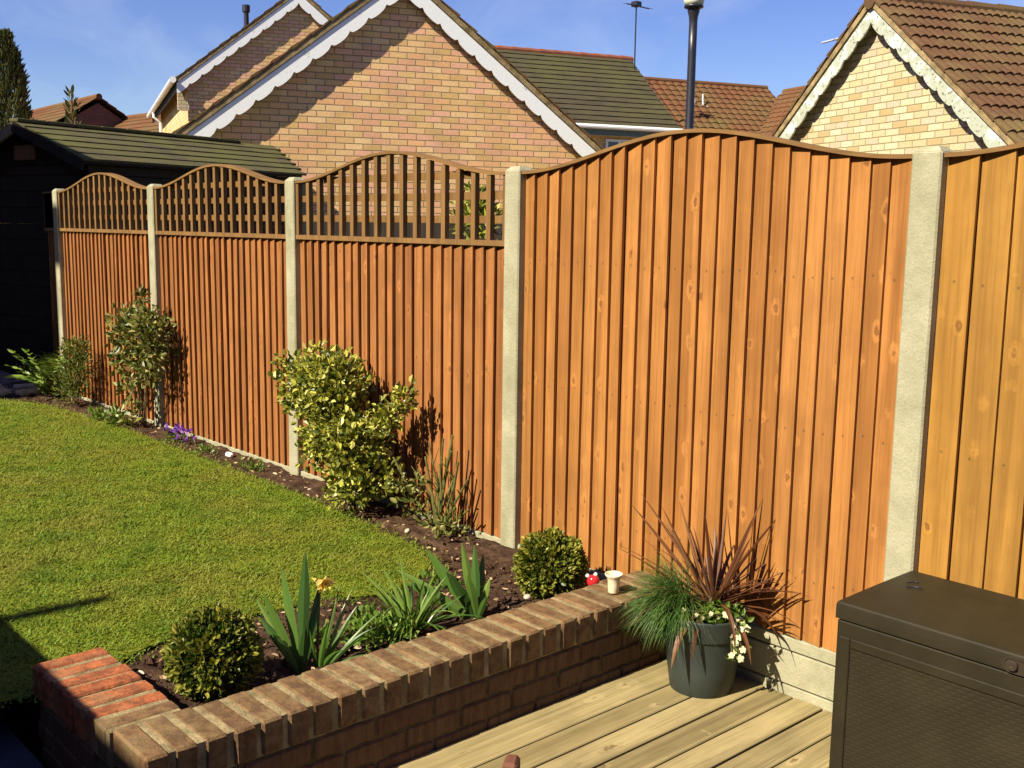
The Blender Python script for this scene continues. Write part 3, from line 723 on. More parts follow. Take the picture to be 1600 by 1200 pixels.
def gableless(name, label, P, heading, L, run, rise, ze, roofm, wallm, tile, cat='house', group=None):
    """plain gabled house: local x along the ridge from 0 to L, near eave at y = 0"""
    t = thing(name, label, cat, (P[0], P[1], 0), R(90-heading), group); W = 2*run; ln = math.hypot(run, rise)
    for s in (0, 1):
        m = MB(); sg = 1 if s == 0 else -1
        tile_roof(m, (0 if s == 0 else L, 0 if s == 0 else W, ze), Vector((sg, 0, 0)), Vector((0, sg*run/ln, rise/ln)), Vector((0, -sg*rise/ln, run/ln)), L, ln, **tile); r = m.build('roof', roofm, t, rel=False)
    m = MB(); m.tube([(0, run, ze+rise), (L, run, ze+rise)], .1, 10, .3); m.build('ridge_tiles', roofm, t, rel=False)
    m = MB(); g = .2; pg = [(g, -.34), (W-g, -.34), (W-g, ze), (run, ze+rise*(1-g/run)-.06), (g, ze)]
    for x, fl in ((.15, 1), (L-.15, 0)):
        m.add([(x, y, z) for y, z in pg], [tuple(range(5)) if not fl else tuple(range(5))[::-1]], 0, [(y, z, 0) for y, z in pg])
    for y, fl in ((g, 0), (W-g, 1)):
        q = [(.15, y, -.34), (L-.15, y, -.34), (L-.15, y, ze), (.15, y, ze)]; m.add(q, [(0, 1, 2, 3) if not fl else (3, 2, 1, 0)], 0, [(a, c, 0) for a, b, c in q])
    m.build('wall', wallm, t, rel=False)
    return t
def far():
    WV = dict(course=.32, tile=.30, step=.025, wave=.04, wl=.30)
    d = hd(20.1); n = hd(20.1-90)
    # long brown roof right of the lamp post: ridge from left to right, slope facing the camera
    rr = Vector((-20.9, 28.65, 0)); P = rr-d*7.5-n*3.1
    a = gableless('terraced_house', 'house with brown pantile roof behind the lamp post', P, 20.1, 7.7, 3.1, 2.3, 4.12, ROOF_BROWN, GABLE, WV)
    m = MB(); m.box(6.85, 7.22, 1.02, 1.3, 4.12+2.3*1.15/3.1+.02, 4.12+2.3*1.15/3.1+.17, 0, .02); m.build('roof_vent', LEADM, a, rel=False)
    # wing whose ridge runs to the right and towards the viewer
    P2 = Vector((-20.35, 29.2, 0)); h2 = 108
    b = gableless('terraced_house', 'brown roof wing rising rightwards between the lamp post and the yellow gable', P2+hd(18)*0, h2, 9, 3.3, 2.25, 4.05, ROOF_BROWN, GABLE, WV)
    b.location = P2-hd(h2-90)*3.3
    A = thing('tv_aerial', 'small aerial with white bar in front of the brown roof, right of the lamp post', 'aerial', (-20.5, 24.9, 4.4), 0, 'television aerials')
    bs = Vector((-21.0, 25.1, 0)); m = MB(); m.tube([bs+Vector((0, 0, 3.9)), bs+Vector((0, 0, 5.75))], .02, 6); m.build('mast', ALU, A)
    m = MB(); q = bs+Vector((0, 0, 5.5)); m.tube([q-CR*.35, q+CR*.45], .014, 6)
    for i in range(5): m.tube([q+CR*(-.3+i*.17)-CF*.15, q+CR*(-.3+i*.17)+CF*.15], .008, 5)
    m.tube([q+CR*.28-CU*.15, q+CR*.28+CU*.42], .03, 6); m.box(q.x-.16, q.x+.02, q.y-.1, q.y+.08, q.z-.18, q.z, 0, .02); m.build('boom', ALU, A)
    # far left roofs
    FB = dict(course=.32, tile=.3, step=.025)
    pk = Vector((-33.24, 10.27, 0)); hr = 92
    e = gableless('terraced_house', 'far red brown roof with dark gable end, left background above the shed', pk-hd(hr)*8+hd(hr+90)*2.4, hr, 8, 2.4, 1.55, 3.9, ROOF_BROWN, REDBR, FB)
    f = gableless('terraced_house', 'far red brown roof between the dark gable end and the distant buff gable', Vector((-34.0, 11.2, 0))+hd(86+90)*2.6, 86, 9, 2.6, 1.6, 3.25, ROOF_BROWN, REDBR, FB)
far()
# ------------------------------------------------------------------ dark shed across the end of the garden
def shed():
    E = Vector((-8.0, .318, 2.051)); h = -14.4; ur = hd(h); ub = hd(h-90); L = 2.72; run = 1.04; rise = .375
    t = thing('garden_shed', 'shed coloured near black for its shade, with low mossy slate roof across the end of the fence', 'shed', (E.x, E.y, 0), R(90-h))
    # local x along the eave away from the viewer, y across towards the far eave
    ln = math.hypot(run, rise); v = Vector((0, run/ln, rise/ln)); nr = Vector((0, -rise/ln, run/ln)); z0 = 2.03
    for s in (0, 1):
        m = MB(); sg = 1-2*s
        L2 = L+.56
        tile_roof(m, (0 if not s else L2, 0 if not s else 2*run, z0), Vector((sg, 0, 0)), Vector((0, sg*run/ln, rise/ln)), Vector((0, -sg*rise/ln, run/ln)), L2, ln, .185, .30, .012, jit=.0015, lap=.02, clip=(lambda v: (0, L+.56*v/ln)) if not s else None)
        r = m.build('roof', ROOF_SHED, t, rel=False)
        m = MB(); slab(m, (0.02, 0 if not s else 2*run, z0), Vector((1, 0, 0)), Vector((0, sg*run/ln, rise/ln)), Vector((0, -sg*rise/ln, run/ln)), L-.04, ln, -.04, -.013); m.build('roof_deck', SHADE_DARKWOOD, r, rel=False)
        m = MB(); slab(m, (-.012, 0 if not s else 2*run, z0), Vector((1, 0, 0)), Vector((0, sg*run/ln, rise/ln)), Vector((0, -sg*rise/ln, run/ln)), .03, ln, -.10, -.013)
        m.build('bargeboard', mat_wood('faded_wood', [(.22, .17, .11), (.28, .22, .15)], .1) if s else SHADE_DARKWOOD, t, rel=False)
    m = MB(); x = 0
    while x < L: m.box(x, min(x+.3, L)-.004, run-.07, run+.07, z0+rise-.01, z0+rise+.024, random.random(), .006); x += .3
    m.build('ridge_tiles', ROOF_SHED, t, rel=False)
    # weatherboarding, near black to carry the shade on the wall
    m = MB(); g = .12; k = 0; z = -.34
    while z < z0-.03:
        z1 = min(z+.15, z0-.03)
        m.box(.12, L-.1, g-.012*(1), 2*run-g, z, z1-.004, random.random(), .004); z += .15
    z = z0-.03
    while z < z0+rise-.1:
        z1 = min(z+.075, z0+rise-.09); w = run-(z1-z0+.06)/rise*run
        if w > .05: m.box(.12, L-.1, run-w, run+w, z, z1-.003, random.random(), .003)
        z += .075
    m.build('wall', SHADE_DARKWOOD, t, rel=False)
    m = MB(); m.box(.085, .115, run-.16, run+.16, z0+.02, z0+.16, .5, .004); m.build('apex_board', mat_wood('brown_board', [(.11, .06, .03), (.14, .08, .04)], .1), t, rel=False)
shed()
# neighbouring houses out of the frame that shade the far left corner and the patio
def shaders():
    xc = -8.02; t = thing('neighbour_house', 'brick house standing left of the garden, out of the picture', 'house', (-11, -5, 0))
    m = MB(); m.box(-15, xc, -8, -2.6, -.34, 4.77); w = m.build('wall', REDBR, t)
    m = MB(); m.add([(-15, -2.6, 4.75), (xc, -2.6, 4.75), (xc, -8, 4.75), (-15, -8, 4.75), (-15, -5.3, 7.2), (xc, -5.3, 7.2)], [(0, 1, 5, 4), (2, 3, 4, 5), (1, 2, 5), (3, 0, 4), (3, 2, 1, 0)]); m.build('roof', ROOF_BROWN, t)
    m = MB(); m.box(xc+.003, xc+.15, -5.15, -5.0, 5.70, 6.10, 0, .01); m.build('shadow_box', BLACKM, t)  # unseen box added to drop a shadow patch on the far post
    t = thing('photographer_house', 'house behind the viewer, out of the picture', 'house', (-2, -9, 0))
    m = MB(); m.box(-7.2, 9, -13, -7.35, -.34, 4.5); m.build('wall', REDBR, t)
    ye, ze = -7.24, 4.6
    m = MB(); m.add([(-7.4, ye, ze), (9.2, ye, ze), (9.2, -13.1, ze), (-7.4, -13.1, ze), (-7.4, -10, 6.6), (9.2, -10, 6.6)], [(0, 1, 5, 4), (2, 3, 4, 5), (1, 2, 5), (3, 0, 4), (3, 2, 1, 0)]); m.build('roof', ROOF_BROWN, t)
    m = MB(); x = -2.66; m.tube([(x, ye+.02, ze-.1), (x, ye+.02, ze+.345)], .045, 10); m.build('vent_pipe', BLACKM, t)
def sky_block_wall():  # unseen wall added to cut sky light over the shaded patio
    m = MB(); m.box(-7.6, -1.3, -3.42, -3.3, -.34, 1.02); m.box(-7.62, -1.28, -3.44, -3.28, 1.02, 1.07, 0, .01)
    tag(m.build('sky_block_wall', REDBR), 'unseen wall added beside the patio to block sky light', 'wall')
shaders(); sky_block_wall()

# ------------------------------------------------------------------ lamp post
def lamp():
    b = Vector((-9.51, 10.60, 0)); t = thing('street_lamp', 'black lamp post with pale lantern rising behind the arched solid panel', 'street lamp', (b.x, b.y, -.34))
    m = MB(); m.lathe(b, [(.11, -.34), (.11, .9), (.075, .98), (.066, 4.3), (.066, 4.80), (.05, 4.80)], 20); 
    m.build('column', BLACKM, t, True)
    m = MB(); m.lathe(b, [(.066, 4.76), (.074, 4.85), (.098, 4.94), (.10, 4.97), (.15, 4.985), (.156, 5.005), (.15, 5.015)], 24); m.build('collar', BLACKM, t, True)
    m = MB(); m.lathe(b, [(.10, 5.01), (.140, 5.016), (.165, 5.09), (.165, 5.22)], 24); m.build('trim_ring', mat_simple('lantern_cream', (.55, .58, .42), .4, .4, .1), t, True)
    m = MB(); m.lathe(b, [(.165, 5.22), (.19, 5.53), (.18, 5.58), (.05, 5.60)], 24); m.build('bowl', mat_simple('lantern_bowl', (.30, .36, .22), .25, .6, .15), t, True)
    m = MB(); m.lathe(b, [(.21, 5.58), (.20, 5.66), (.12, 5.78), (.03, 5.82), (.0, 5.88)], 24); m.build('cap', BLACKM, t, True)
lamp()

# ------------------------------------------------------------------ plants in the bed
LV_EUON = mat_leaf('variegated_leaf', [(0, (.045, .065, .008)), (.3, (.11, .135, .014)), (.55, (.24, .24, .03)), (.8, (.40, .39, .06)), (1, (.54, .52, .15))], .38, .2, .4)
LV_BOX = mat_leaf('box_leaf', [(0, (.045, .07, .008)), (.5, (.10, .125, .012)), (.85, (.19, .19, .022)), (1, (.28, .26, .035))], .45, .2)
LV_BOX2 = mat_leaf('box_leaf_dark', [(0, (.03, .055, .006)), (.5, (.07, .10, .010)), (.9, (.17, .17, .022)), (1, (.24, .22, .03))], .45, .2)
LV_TALL = mat_leaf('sparse_leaf', [(0, (.045, .06, .012)), (.4, (.11, .125, .025)), (.75, (.20, .20, .05)), (.95, (.32, .30, .11)), (1, (.28, .14, .05))], .4, .2)
LV_FERN = mat_leaf('feathery_leaf', [(0, (.05, .075, .01)), (.6, (.10, .12, .016)), (1, (.17, .17, .03))], .6, .2)
LV_GREEN = mat_leaf('fresh_leaf', [(0, (.05, .11, .012)), (.6, (.10, .17, .02)), (1, (.20, .26, .05))], .4, .25)
LV_IRIS = mat_leaf('iris_leaf', [(0, (.034, .080, .016)), (.5, (.06, .13, .022)), (1, (.125, .19, .03))], .45, .25)
LV_STRAP = mat_leaf('strap_leaf', [(0, (.04, .095, .012)), (.5, (.075, .15, .018)), (1, (.16, .23, .04))], .35, .25, .45)
LV_CORD = mat_leaf('bronze_leaf', [(0, (.06, .022, .010)), (.5, (.11, .042, .017)), (1, (.18, .085, .034))], .42, .2, .4)
LV_FEST = mat_leaf('fescue_leaf', [(0, (.035, .085, .018)), (.5, (.065, .135, .026)), (1, (.12, .19, .04))], .5, .25)
LV_CONI = mat_leaf('conifer_leaf', [(0, (.03, .042, .010)), (.6, (.065, .075, .018)), (1, (.12, .115, .035))], .7, .1)
STEM = mat_simple('woody_stem', (.10, .065, .035), .85, .1, .4, 30)
STEMG = mat_simple('green_cane', (.105, .10, .028), .6, .2, .5, 25)
PETAL_W = mat_simple('cream_petal', (.62, .60, .36), .6, .2, .12, 60)
PETAL_P = mat_leaf('purple_petal', [(0, (.09, .03, .30)), (.6, (.19, .06, .48)), (1, (.36, .13, .42))], .6, .3)
PETAL_Y = mat_leaf('yellow_petal', [(0, (.62, .42, .05)), (1, (.75, .62, .22))], .6, .3)
def shrub(name, label, cat, base, blobs, size, mat, stems, width=.5, group=None, part='foliage', stemmat=None, **k):
    t = thing(name, label, cat, base, 0, group)
    m = MB(); leafy(m, blobs, size, width, **k); m.build(part, mat, t)
    m = MB(); b = Vector(base)
    for (e, r) in stems:
        e = Vector(e); q = b.lerp(e, .5)+Vector((random.uniform(-.04, .04), random.uniform(-.03, .03), .03)); bb = b+Vector((random.uniform(-.03, .03), random.uniform(-.02, .02), -.03))
        m.tube([bb, q, e], [r, r*.75, r*.4], 6)
    m.build('stems', stemmat or STEM, t); return t
def plants():
    # yellow green euonymus
    bl = [((-3.20, -.27, .66), (.29, .20, .22), 900), ((-3.36, -.25, .60), (.17, .15, .18), 340), ((-3.02, -.27, .70), (.16, .15, .14), 260), ((-3.04, -.29, .42), (.26, .19, .20), 700), ((-2.83, -.27, .40), (.18, .16, .16), 380),
          ((-2.86, -.27, .20), (.20, .16, .15), 380), ((-2.70, -.22, .24), (.14, .13, .12), 170), ((-2.60, -.19, .56), (.09, .08, .07), 70), ((-2.50, -.17, .66), (.07, .06, .08), 50), ((-2.68, -.2, .50), (.10, .09, .07), 80)]
    bl = [((-3.0+(c[0]+3.04)*.80, c[1], c[2]*.98), (r[0]*.86, r[1], r[2]*.97), int(n*1.5)) for c, r, n in bl]
    sub = [((c[0]+random.uniform(-.9, .9)*r[0], c[1]-abs(random.uniform(0, .8))*r[1], c[2]+random.uniform(-.9, 1.05)*r[2]), (.055, .05, .055), 16) for c, r, n in bl for _ in range(int(n/55))]
    shrub('bush', 'large rounded yellow green variegated bush in front of the trellis fence', 'bush', (-2.95, -.2, 0), bl+sub, .035, LV_EUON,
          [((-3.2, -.25, .6), .012), ((-2.95, -.28, .65), .012), ((-2.78, -.26, .5), .012), ((-2.57, -.17, .62), .006), ((-3.0, -.22, .35), .011), ((-2.7, -.2, .3), .009), ((-2.64, -.19, .54), .006)], .62, up=.4, out=.9, jit=.95, shell=.40, curl=.12)
    # tall sparse bush
    bl = [((-5.80, -.22, .72), (.24, .15, .19), 420), ((-5.52, -.2, .78), (.21, .14, .14), 340), ((-5.48, -.2, .62), (.18, .13, .13), 220), ((-5.62, -.2, .96), (.07, .06, .10), 40), ((-5.86, -.22, .50), (.22, .13, .16), 230), ((-5.6, -.2, .45), (.2, .1, .14), 120), ((-5.84, -.2, .28), (.18, .12, .12), 80), ((-5.9, -.22, .08), (.16, .1, .08), 60)]
    shrub('tall_bush', 'tall sparse bush with small olive leaves and bare stems by a concrete post', 'bush', (-5.8, -.15, 0), bl, .046, LV_TALL,
          [((-5.85, -.22, .75), .007), ((-5.7, -.2, .9), .007), ((-5.5, -.2, .8), .008), ((-5.42, -.18, .65), .006), ((-5.95, -.2, .5), .006), ((-5.62, -.2, 1.0), .006), ((-5.6, -.2, .5), .006), ((-5.75, -.25, .6), .005)], .6, up=.3, shell=.2)
    # feathery shrubs at the far end
    bl = [((-6.95, -.2, .34), (.22, .14, .22), 700), ((-7.05, -.22, .15), (.24, .14, .16), 500), ((-6.9, -.2, .48), (.13, .1, .1), 200)]
    shrub('small_shrub', 'low feathery olive shrub left of the tall sparse bush', 'shrub', (-7.0, -.18, 0), bl, .040, LV_FERN, [((-7.0, -.2, .4), .006), ((-6.9, -.2, .35), .006), ((-7.1, -.2, .3), .006)], .3, up=.6, shell=.1)
    m = MB(); t = thing('fern', 'bright green feathery fern at the shaded end of the fence', 'fern', (-7.62, -.16, 0))
    for i in range(22):
        a = random.uniform(0, 6.28); e = random.uniform(.7, 1.35); L = random.uniform(.3, .5); d = Vector((math.cos(a)*math.cos(e), math.sin(a)*math.cos(e)*.6, math.sin(e)))
        p = Vector((-7.62, -.18, 0)); n = 12; P = []; D = []
        for k in range(n):
            p = p+d*(L/n); d = (d+Vector((0, 0, -.09))).normalized(); s = d.cross(Vector((0, 0, 1))).normalized()
            for sg in (-1, 1): P.append(p); D.append(s*sg+d*.5)
        leaf_batch(m, np.array(P), np.array([tuple(x) for x in D]), .075, .3, .15, rlo=.3)
    m.build('fronds', LV_GREEN, t)
    # clipped box balls
    for c, r, mt, lab in (((-1.385, -1.79, .122), .136, LV_BOX2, 'dark round clipped box bush in the wall corner by the lawn'), ((-1.35, -.325, .118), .136, LV_BOX, 'bright round clipped box bush beside the red ornament')):
        t = thing('box_ball', lab, 'box bush', (c[0], c[1], 0), 0, 'clipped box balls')
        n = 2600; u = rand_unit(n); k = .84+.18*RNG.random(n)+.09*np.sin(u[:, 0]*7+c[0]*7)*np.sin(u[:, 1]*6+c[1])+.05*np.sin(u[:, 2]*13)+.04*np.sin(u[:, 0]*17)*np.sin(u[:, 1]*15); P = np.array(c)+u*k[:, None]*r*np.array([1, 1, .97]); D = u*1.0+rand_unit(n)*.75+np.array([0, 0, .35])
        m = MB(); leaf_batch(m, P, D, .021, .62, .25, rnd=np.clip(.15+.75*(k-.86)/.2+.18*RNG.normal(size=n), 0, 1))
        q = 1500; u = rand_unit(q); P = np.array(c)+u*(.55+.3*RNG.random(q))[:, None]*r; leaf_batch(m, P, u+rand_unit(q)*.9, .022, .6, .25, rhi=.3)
        q = 160; u = rand_unit(q); u[:, 2] = np.abs(u[:, 2])*1.2-.2
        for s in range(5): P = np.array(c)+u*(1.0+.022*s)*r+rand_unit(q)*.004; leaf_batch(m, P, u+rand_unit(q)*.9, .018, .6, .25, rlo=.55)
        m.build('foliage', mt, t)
        m = MB(); m.tube([(c[0], c[1], -.03), (c[0], c[1], c[2])], [.012, .009], 7)
        for i in range(8): v = rand_unit(1)[0]*r*.6; m.tube([c, (c[0]+v[0], c[1]+v[1], c[2]+v[2])], [.006, .003], 5)
        m.build('stems', STEM, t)
    # iris clumps: flat fans of sword leaves
    def toward(dx, dy, dz=0.): return CR*dx+CU*dy+CF*dz
    def iris(label, base, spec):
        t = thing('iris', label, 'iris', base, 0, 'iris clumps in the bed'); m = MB()
        for dx, dy, dz, w, dr in spec:
            v = toward(dx, dy, dz); L = v.length
            nrm = CF*.9+CR*random.uniform(-.5, .5); blade(m, Vector(base)+CR*dx*.06+Vector((0, 0, -.01)), v+Vector((0, 0, L*dr*.35)), L*1.03, w*.86, dr*1.4, 10, random.random(), side=v.cross(nrm), keel=.12, wmid=.55)
        m.build('leaves', LV_IRIS, t); return t
    iris('tall upright iris with broad blue green leaves beside the yellow flower', (-1.335, -1.50, .0), [(.012, .40, 0, .048, .05), (-.065, .345, .02, .044, .05), (-.11, .27, -.03, .042, .12), (-.135, .19, .02, .030, .15), (-.15, .24, .05, .026, .1), (.045, .22, .03, .032, .2), (.02, .17, -.05, .035, .3), (-.07, .15, -.06, .032, .3), (.05, .30, .05, .028, .1)])
    iris('leaning iris with wide leaves between the brick wall and the bare soil', (-1.338, -.725, .0), [(-.18, .27, .0, .055, .1), (-.25, .16, -.03, .055, .2), (-.055, .285, .03, .045, .05), (-.01, .28, .02, .04, .05), (.02, .24, .05, .04, .1), (.045, .16, 0, .034, .15), (-.10, .20, -.08, .05, .2), (-.29, .20, .03, .030, .2), (.035, .10, -.04, .03, .2), (-.03, .18, -.06, .05, .15)])
    # fading daffodil
    t = thing('daffodil', 'fading daffodil with drooping yellow flower beside the tall iris', 'flower', (-1.335, -1.44, 0)); b = Vector((-1.335, -1.44, -.01)); m = MB()
    for dx, dy, dz, w, dr in [(.05, .27, .04, .016, .3), (.09, .21, .02, .018, .4), (.075, .26, .1, .014, .3), (.13, .17, 0, .015, .7), (.03, .16, -.03, .020, .4), (.15, .20, .05, .013, .4), (.17, .10, .02, .014, .9), (.11, .12, .1, .014, .6), (-.01, .14, -.04, .016, .5), (.06, .10, -.05, .02, .8)]:
        v = toward(dx, dy, dz); blade(m, b+CR*dx*.25, v, v.length*1.05, w, dr, 8, random.random(), side=v.cross(CF), keel=.2)
    m.build('leaves', LV_STRAP, t)
    m = MB(); p = [b, b+toward(.004, .15), b+toward(.010, .28), b+toward(.022, .305), b+toward(.034, .295)]; m.tube(p, [.005, .0045, .004, .0035, .003], 7); m.build('stem', STEMG, t)
    m = MB(); c = p[3]; P = np.array([tuple(c)]*16); D = np.array([tuple(toward(random.uniform(-1, .5), random.uniform(-1.1, .3), random.uniform(-1, .3))) for _ in range(16)]); leaf_batch(m, P, D, .036, .5, .3); m.build('flower_head', PETAL_Y, t)
    # strap leaved clump and low ground cover behind the wall
    t = thing('bluebell_clump', 'arching strap leaved green clump between the two irises', 'plant', (-1.40, -.985, 0)); m = MB()
    for i in range(62):
        a = random.uniform(0, 6.28); e = random.uniform(.55, 1.35); L = random.uniform(.16, .30); d = Vector((math.cos(a)*math.cos(e), math.sin(a)*math.cos(e), math.sin(e)))
        blade(m, (-1.40+.045*math.cos(a)*random.random(), -.985+.06*math.sin(a)*random.random(), -.005), d, L, random.uniform(.009, .016), random.uniform(.6, 2.0), 8, random.random(), keel=.25)
    for tip in ((-.1, .22, .03), (-.14, .16, 0), (-.045, .26, .02), (.10, .19, 0), (-.17, .21, .05)):
        v = toward(*tip); blade(m, (-1.40, -.985, 0), v, v.length*1.08, .017, .35, 8, .8, side=v.cross(CF), keel=.2)
    m.build('leaves', LV_STRAP, t)
    t = thing('ground_cover', 'low small leaved green plant behind the wall left of the strap leaved clump', 'plant', (-1.42, -1.17, 0)); m = MB()
    leafy(m, [((-1.40, -1.17, .03), (.12, .12, .055), 260), ((-1.50, -1.10, .03), (.12, .09, .04), 130), ((-1.36, -1.08, .03), (.1, .06, .05), 90)], .024, .8, up=.7, shell=.2); m.build('foliage', LV_GREEN, t)
    # pruned rose canes
    b = Vector((-2.33, -.13, 0)); t = thing('rose_bush', 'pruned rose with bare upright canes between the bush and the concrete post', 'rose', b); m = MB(); L2 = MB()
    for e in ((-2.42, -.13, .44), (-2.33, -.11, .47), (-2.245, -.12, .50), (-2.19, -.13, .38), (-2.15, -.1, .30), (-2.47, -.16, .30), (-2.28, -.17, .36), (-2.38, -.18, .38), (-2.22, -.15, .43), (-2.12, -.12, .16), (-2.36, -.1, .25), (-2.62, -.2, .34), (-2.3, -.2, .22), (-2.25, -.1, .30), (-2.40, -.15, .20), (-2.18, -.17, .25)):
        e = Vector(e); bb = b+Vector((random.uniform(-.05, .05), random.uniform(-.04, .04), -.03)); q = bb.lerp(e, .5)+Vector((random.uniform(-.03, .03), random.uniform(-.02, .02), random.uniform(-.01, .03))); r = random.uniform(.0045, .009)
        m.tube([bb, q, e], [r*1.2, r, r*.7], 7)
        for f in (.5, .75):
            if random.random() < .55: w = bb.lerp(e, f); m.tube([w, w+Vector((random.uniform(-.07, .07), random.uniform(-.06, .02), random.uniform(.02, .12)))], [r*.6, r*.3], 5)
    m.build('canes', STEMG, t)
    leafy(L2, [((-2.56, -.2, .20), (.10, .08, .10), 60), ((-2.46, -.2, .12), (.10, .07, .08), 50), ((-2.42, -.2, .24), (.06, .06, .06), 30), ((-2.22, -.18, .08), (.14, .1, .06), 60)], .034, .6, up=.3, shell=.1); L2.build('leaves', LV_TALL, t)
    # purple flowers and small weeds
    t = thing('purple_flowers', 'small clump of purple flowers on the soil under the trellis fence', 'flowers', (-5.16, -.16, 0)); m = MB()
    for i in range(26):
        m = MB(); c = Vector((-5.18+random.uniform(-.17, .17), -.17+random.uniform(-.05, .06), random.uniform(.03, .10))); leaf_batch(m, np.array([tuple(c)]*7), rand_unit(7)+np.array([0, 0, .5]), .026, .6, .2, rlo=0 if c.x < -5.14 else .55, rhi=.7 if c.x < -5.14 else 1)
        m.build('blossom', PETAL_P, t)
    m = MB(); leafy(m, [((-5.18, -.17, .02), (.18, .07, .04), 160)], .02, .6, up=.8, shell=.1); m.build('leaves', LV_GREEN, t)
    for c, r, s, lab in (((-4.10, -.20, .02), (.13, .06, .05), .024, 'tuft of small green weed on the soil below the middle of the fence'), ((-4.72, -.19, .02), (.16, .06, .045), .022, 'low green weed right of the purple flowers'), ((-6.02, -.26, .05), (.16, .07, .09), .045, 'leafy green plant at the lawn edge below the tall sparse bush'),
                         ((-6.35, -.27, .03), (.15, .06, .05), .04, 'small leafy plant at the lawn edge by the feathery shrub'), ((-1.72, -.62, .02), (.08, .1, .04), .03, 'small weed at the lawn edge behind the leaning iris'), ((-1.55, -1.32, .01), (.12, .1, .03), .03, 'scrap of greenery on the soil behind the fading daffodil')):
        t = thing('weed', lab, 'weed', (c[0], c[1], 0)); m = MB(); leafy(m, [(c, r, 120 if s < .03 else 90)], s, .45, up=1.0, shell=.1); m.build('foliage', LV_GREEN, t)
    # shrub behind the trellis
    shrub('garden_shrub', 'yellow green shrub glimpsed through the trellis beside the concrete post', 'shrub', (-4.0, 1.5, -.3), [((-4.0, 1.5, 1.55), (.14, .2, .17), 420), ((-3.95, 1.55, 1.2), (.3, .3, .3), 500), ((-4.0, 1.55, .7), (.4, .35, .4), 500), ((-4.02, 1.5, 1.68), (.06, .1, .12), 80)], .06, LV_EUON, [((-4, 1.5, 1.5), .015), ((-3.9, 1.5, 1.1), .012), ((-4.1, 1.5, .9), .012)], .4, up=.5, shell=.2)
    # conifers behind the shed
    for (x, y, z), r, n, lab in (((-26.9, 5.55, 6.0), .46, 9000, 'dark columnar conifer at the left edge behind the shed'), ((-23.4, 5.83, 4.4), .2, 420, 'thin tip of a young conifer above the shed roof')):
        t = thing('conifer', lab, 'conifer', (x, y, -.34)); m = MB(); H = z+.34
        f = RNG.random(n)**.8; rr = r*np.clip((1-f)*2.6, 0, 1)**.62*(.72+.5*RNG.random(n)); a = RNG.random(n)*2*np.pi
        rr *= 1+.22*np.sin(a*3+f*19)+.12*np.sin(a*7-f*41)
        P = np.stack([x+rr*np.cos(a), y+rr*np.sin(a), -.34+f*H], 1); D = np.stack([np.cos(a)*.5, np.sin(a)*.5, np.full(n, 1.1)], 1)+rand_unit(n)*.5
        leaf_batch(m, P, D, .17, .28, .2); m.build('crown', LV_CONI, t)
        m = MB(); m.tube([(x, y, -.34), (x, y, H*.5), (x, y, z-.15)], [.1, .07, .012], 8); m.build('trunk', STEM, t)
plants()

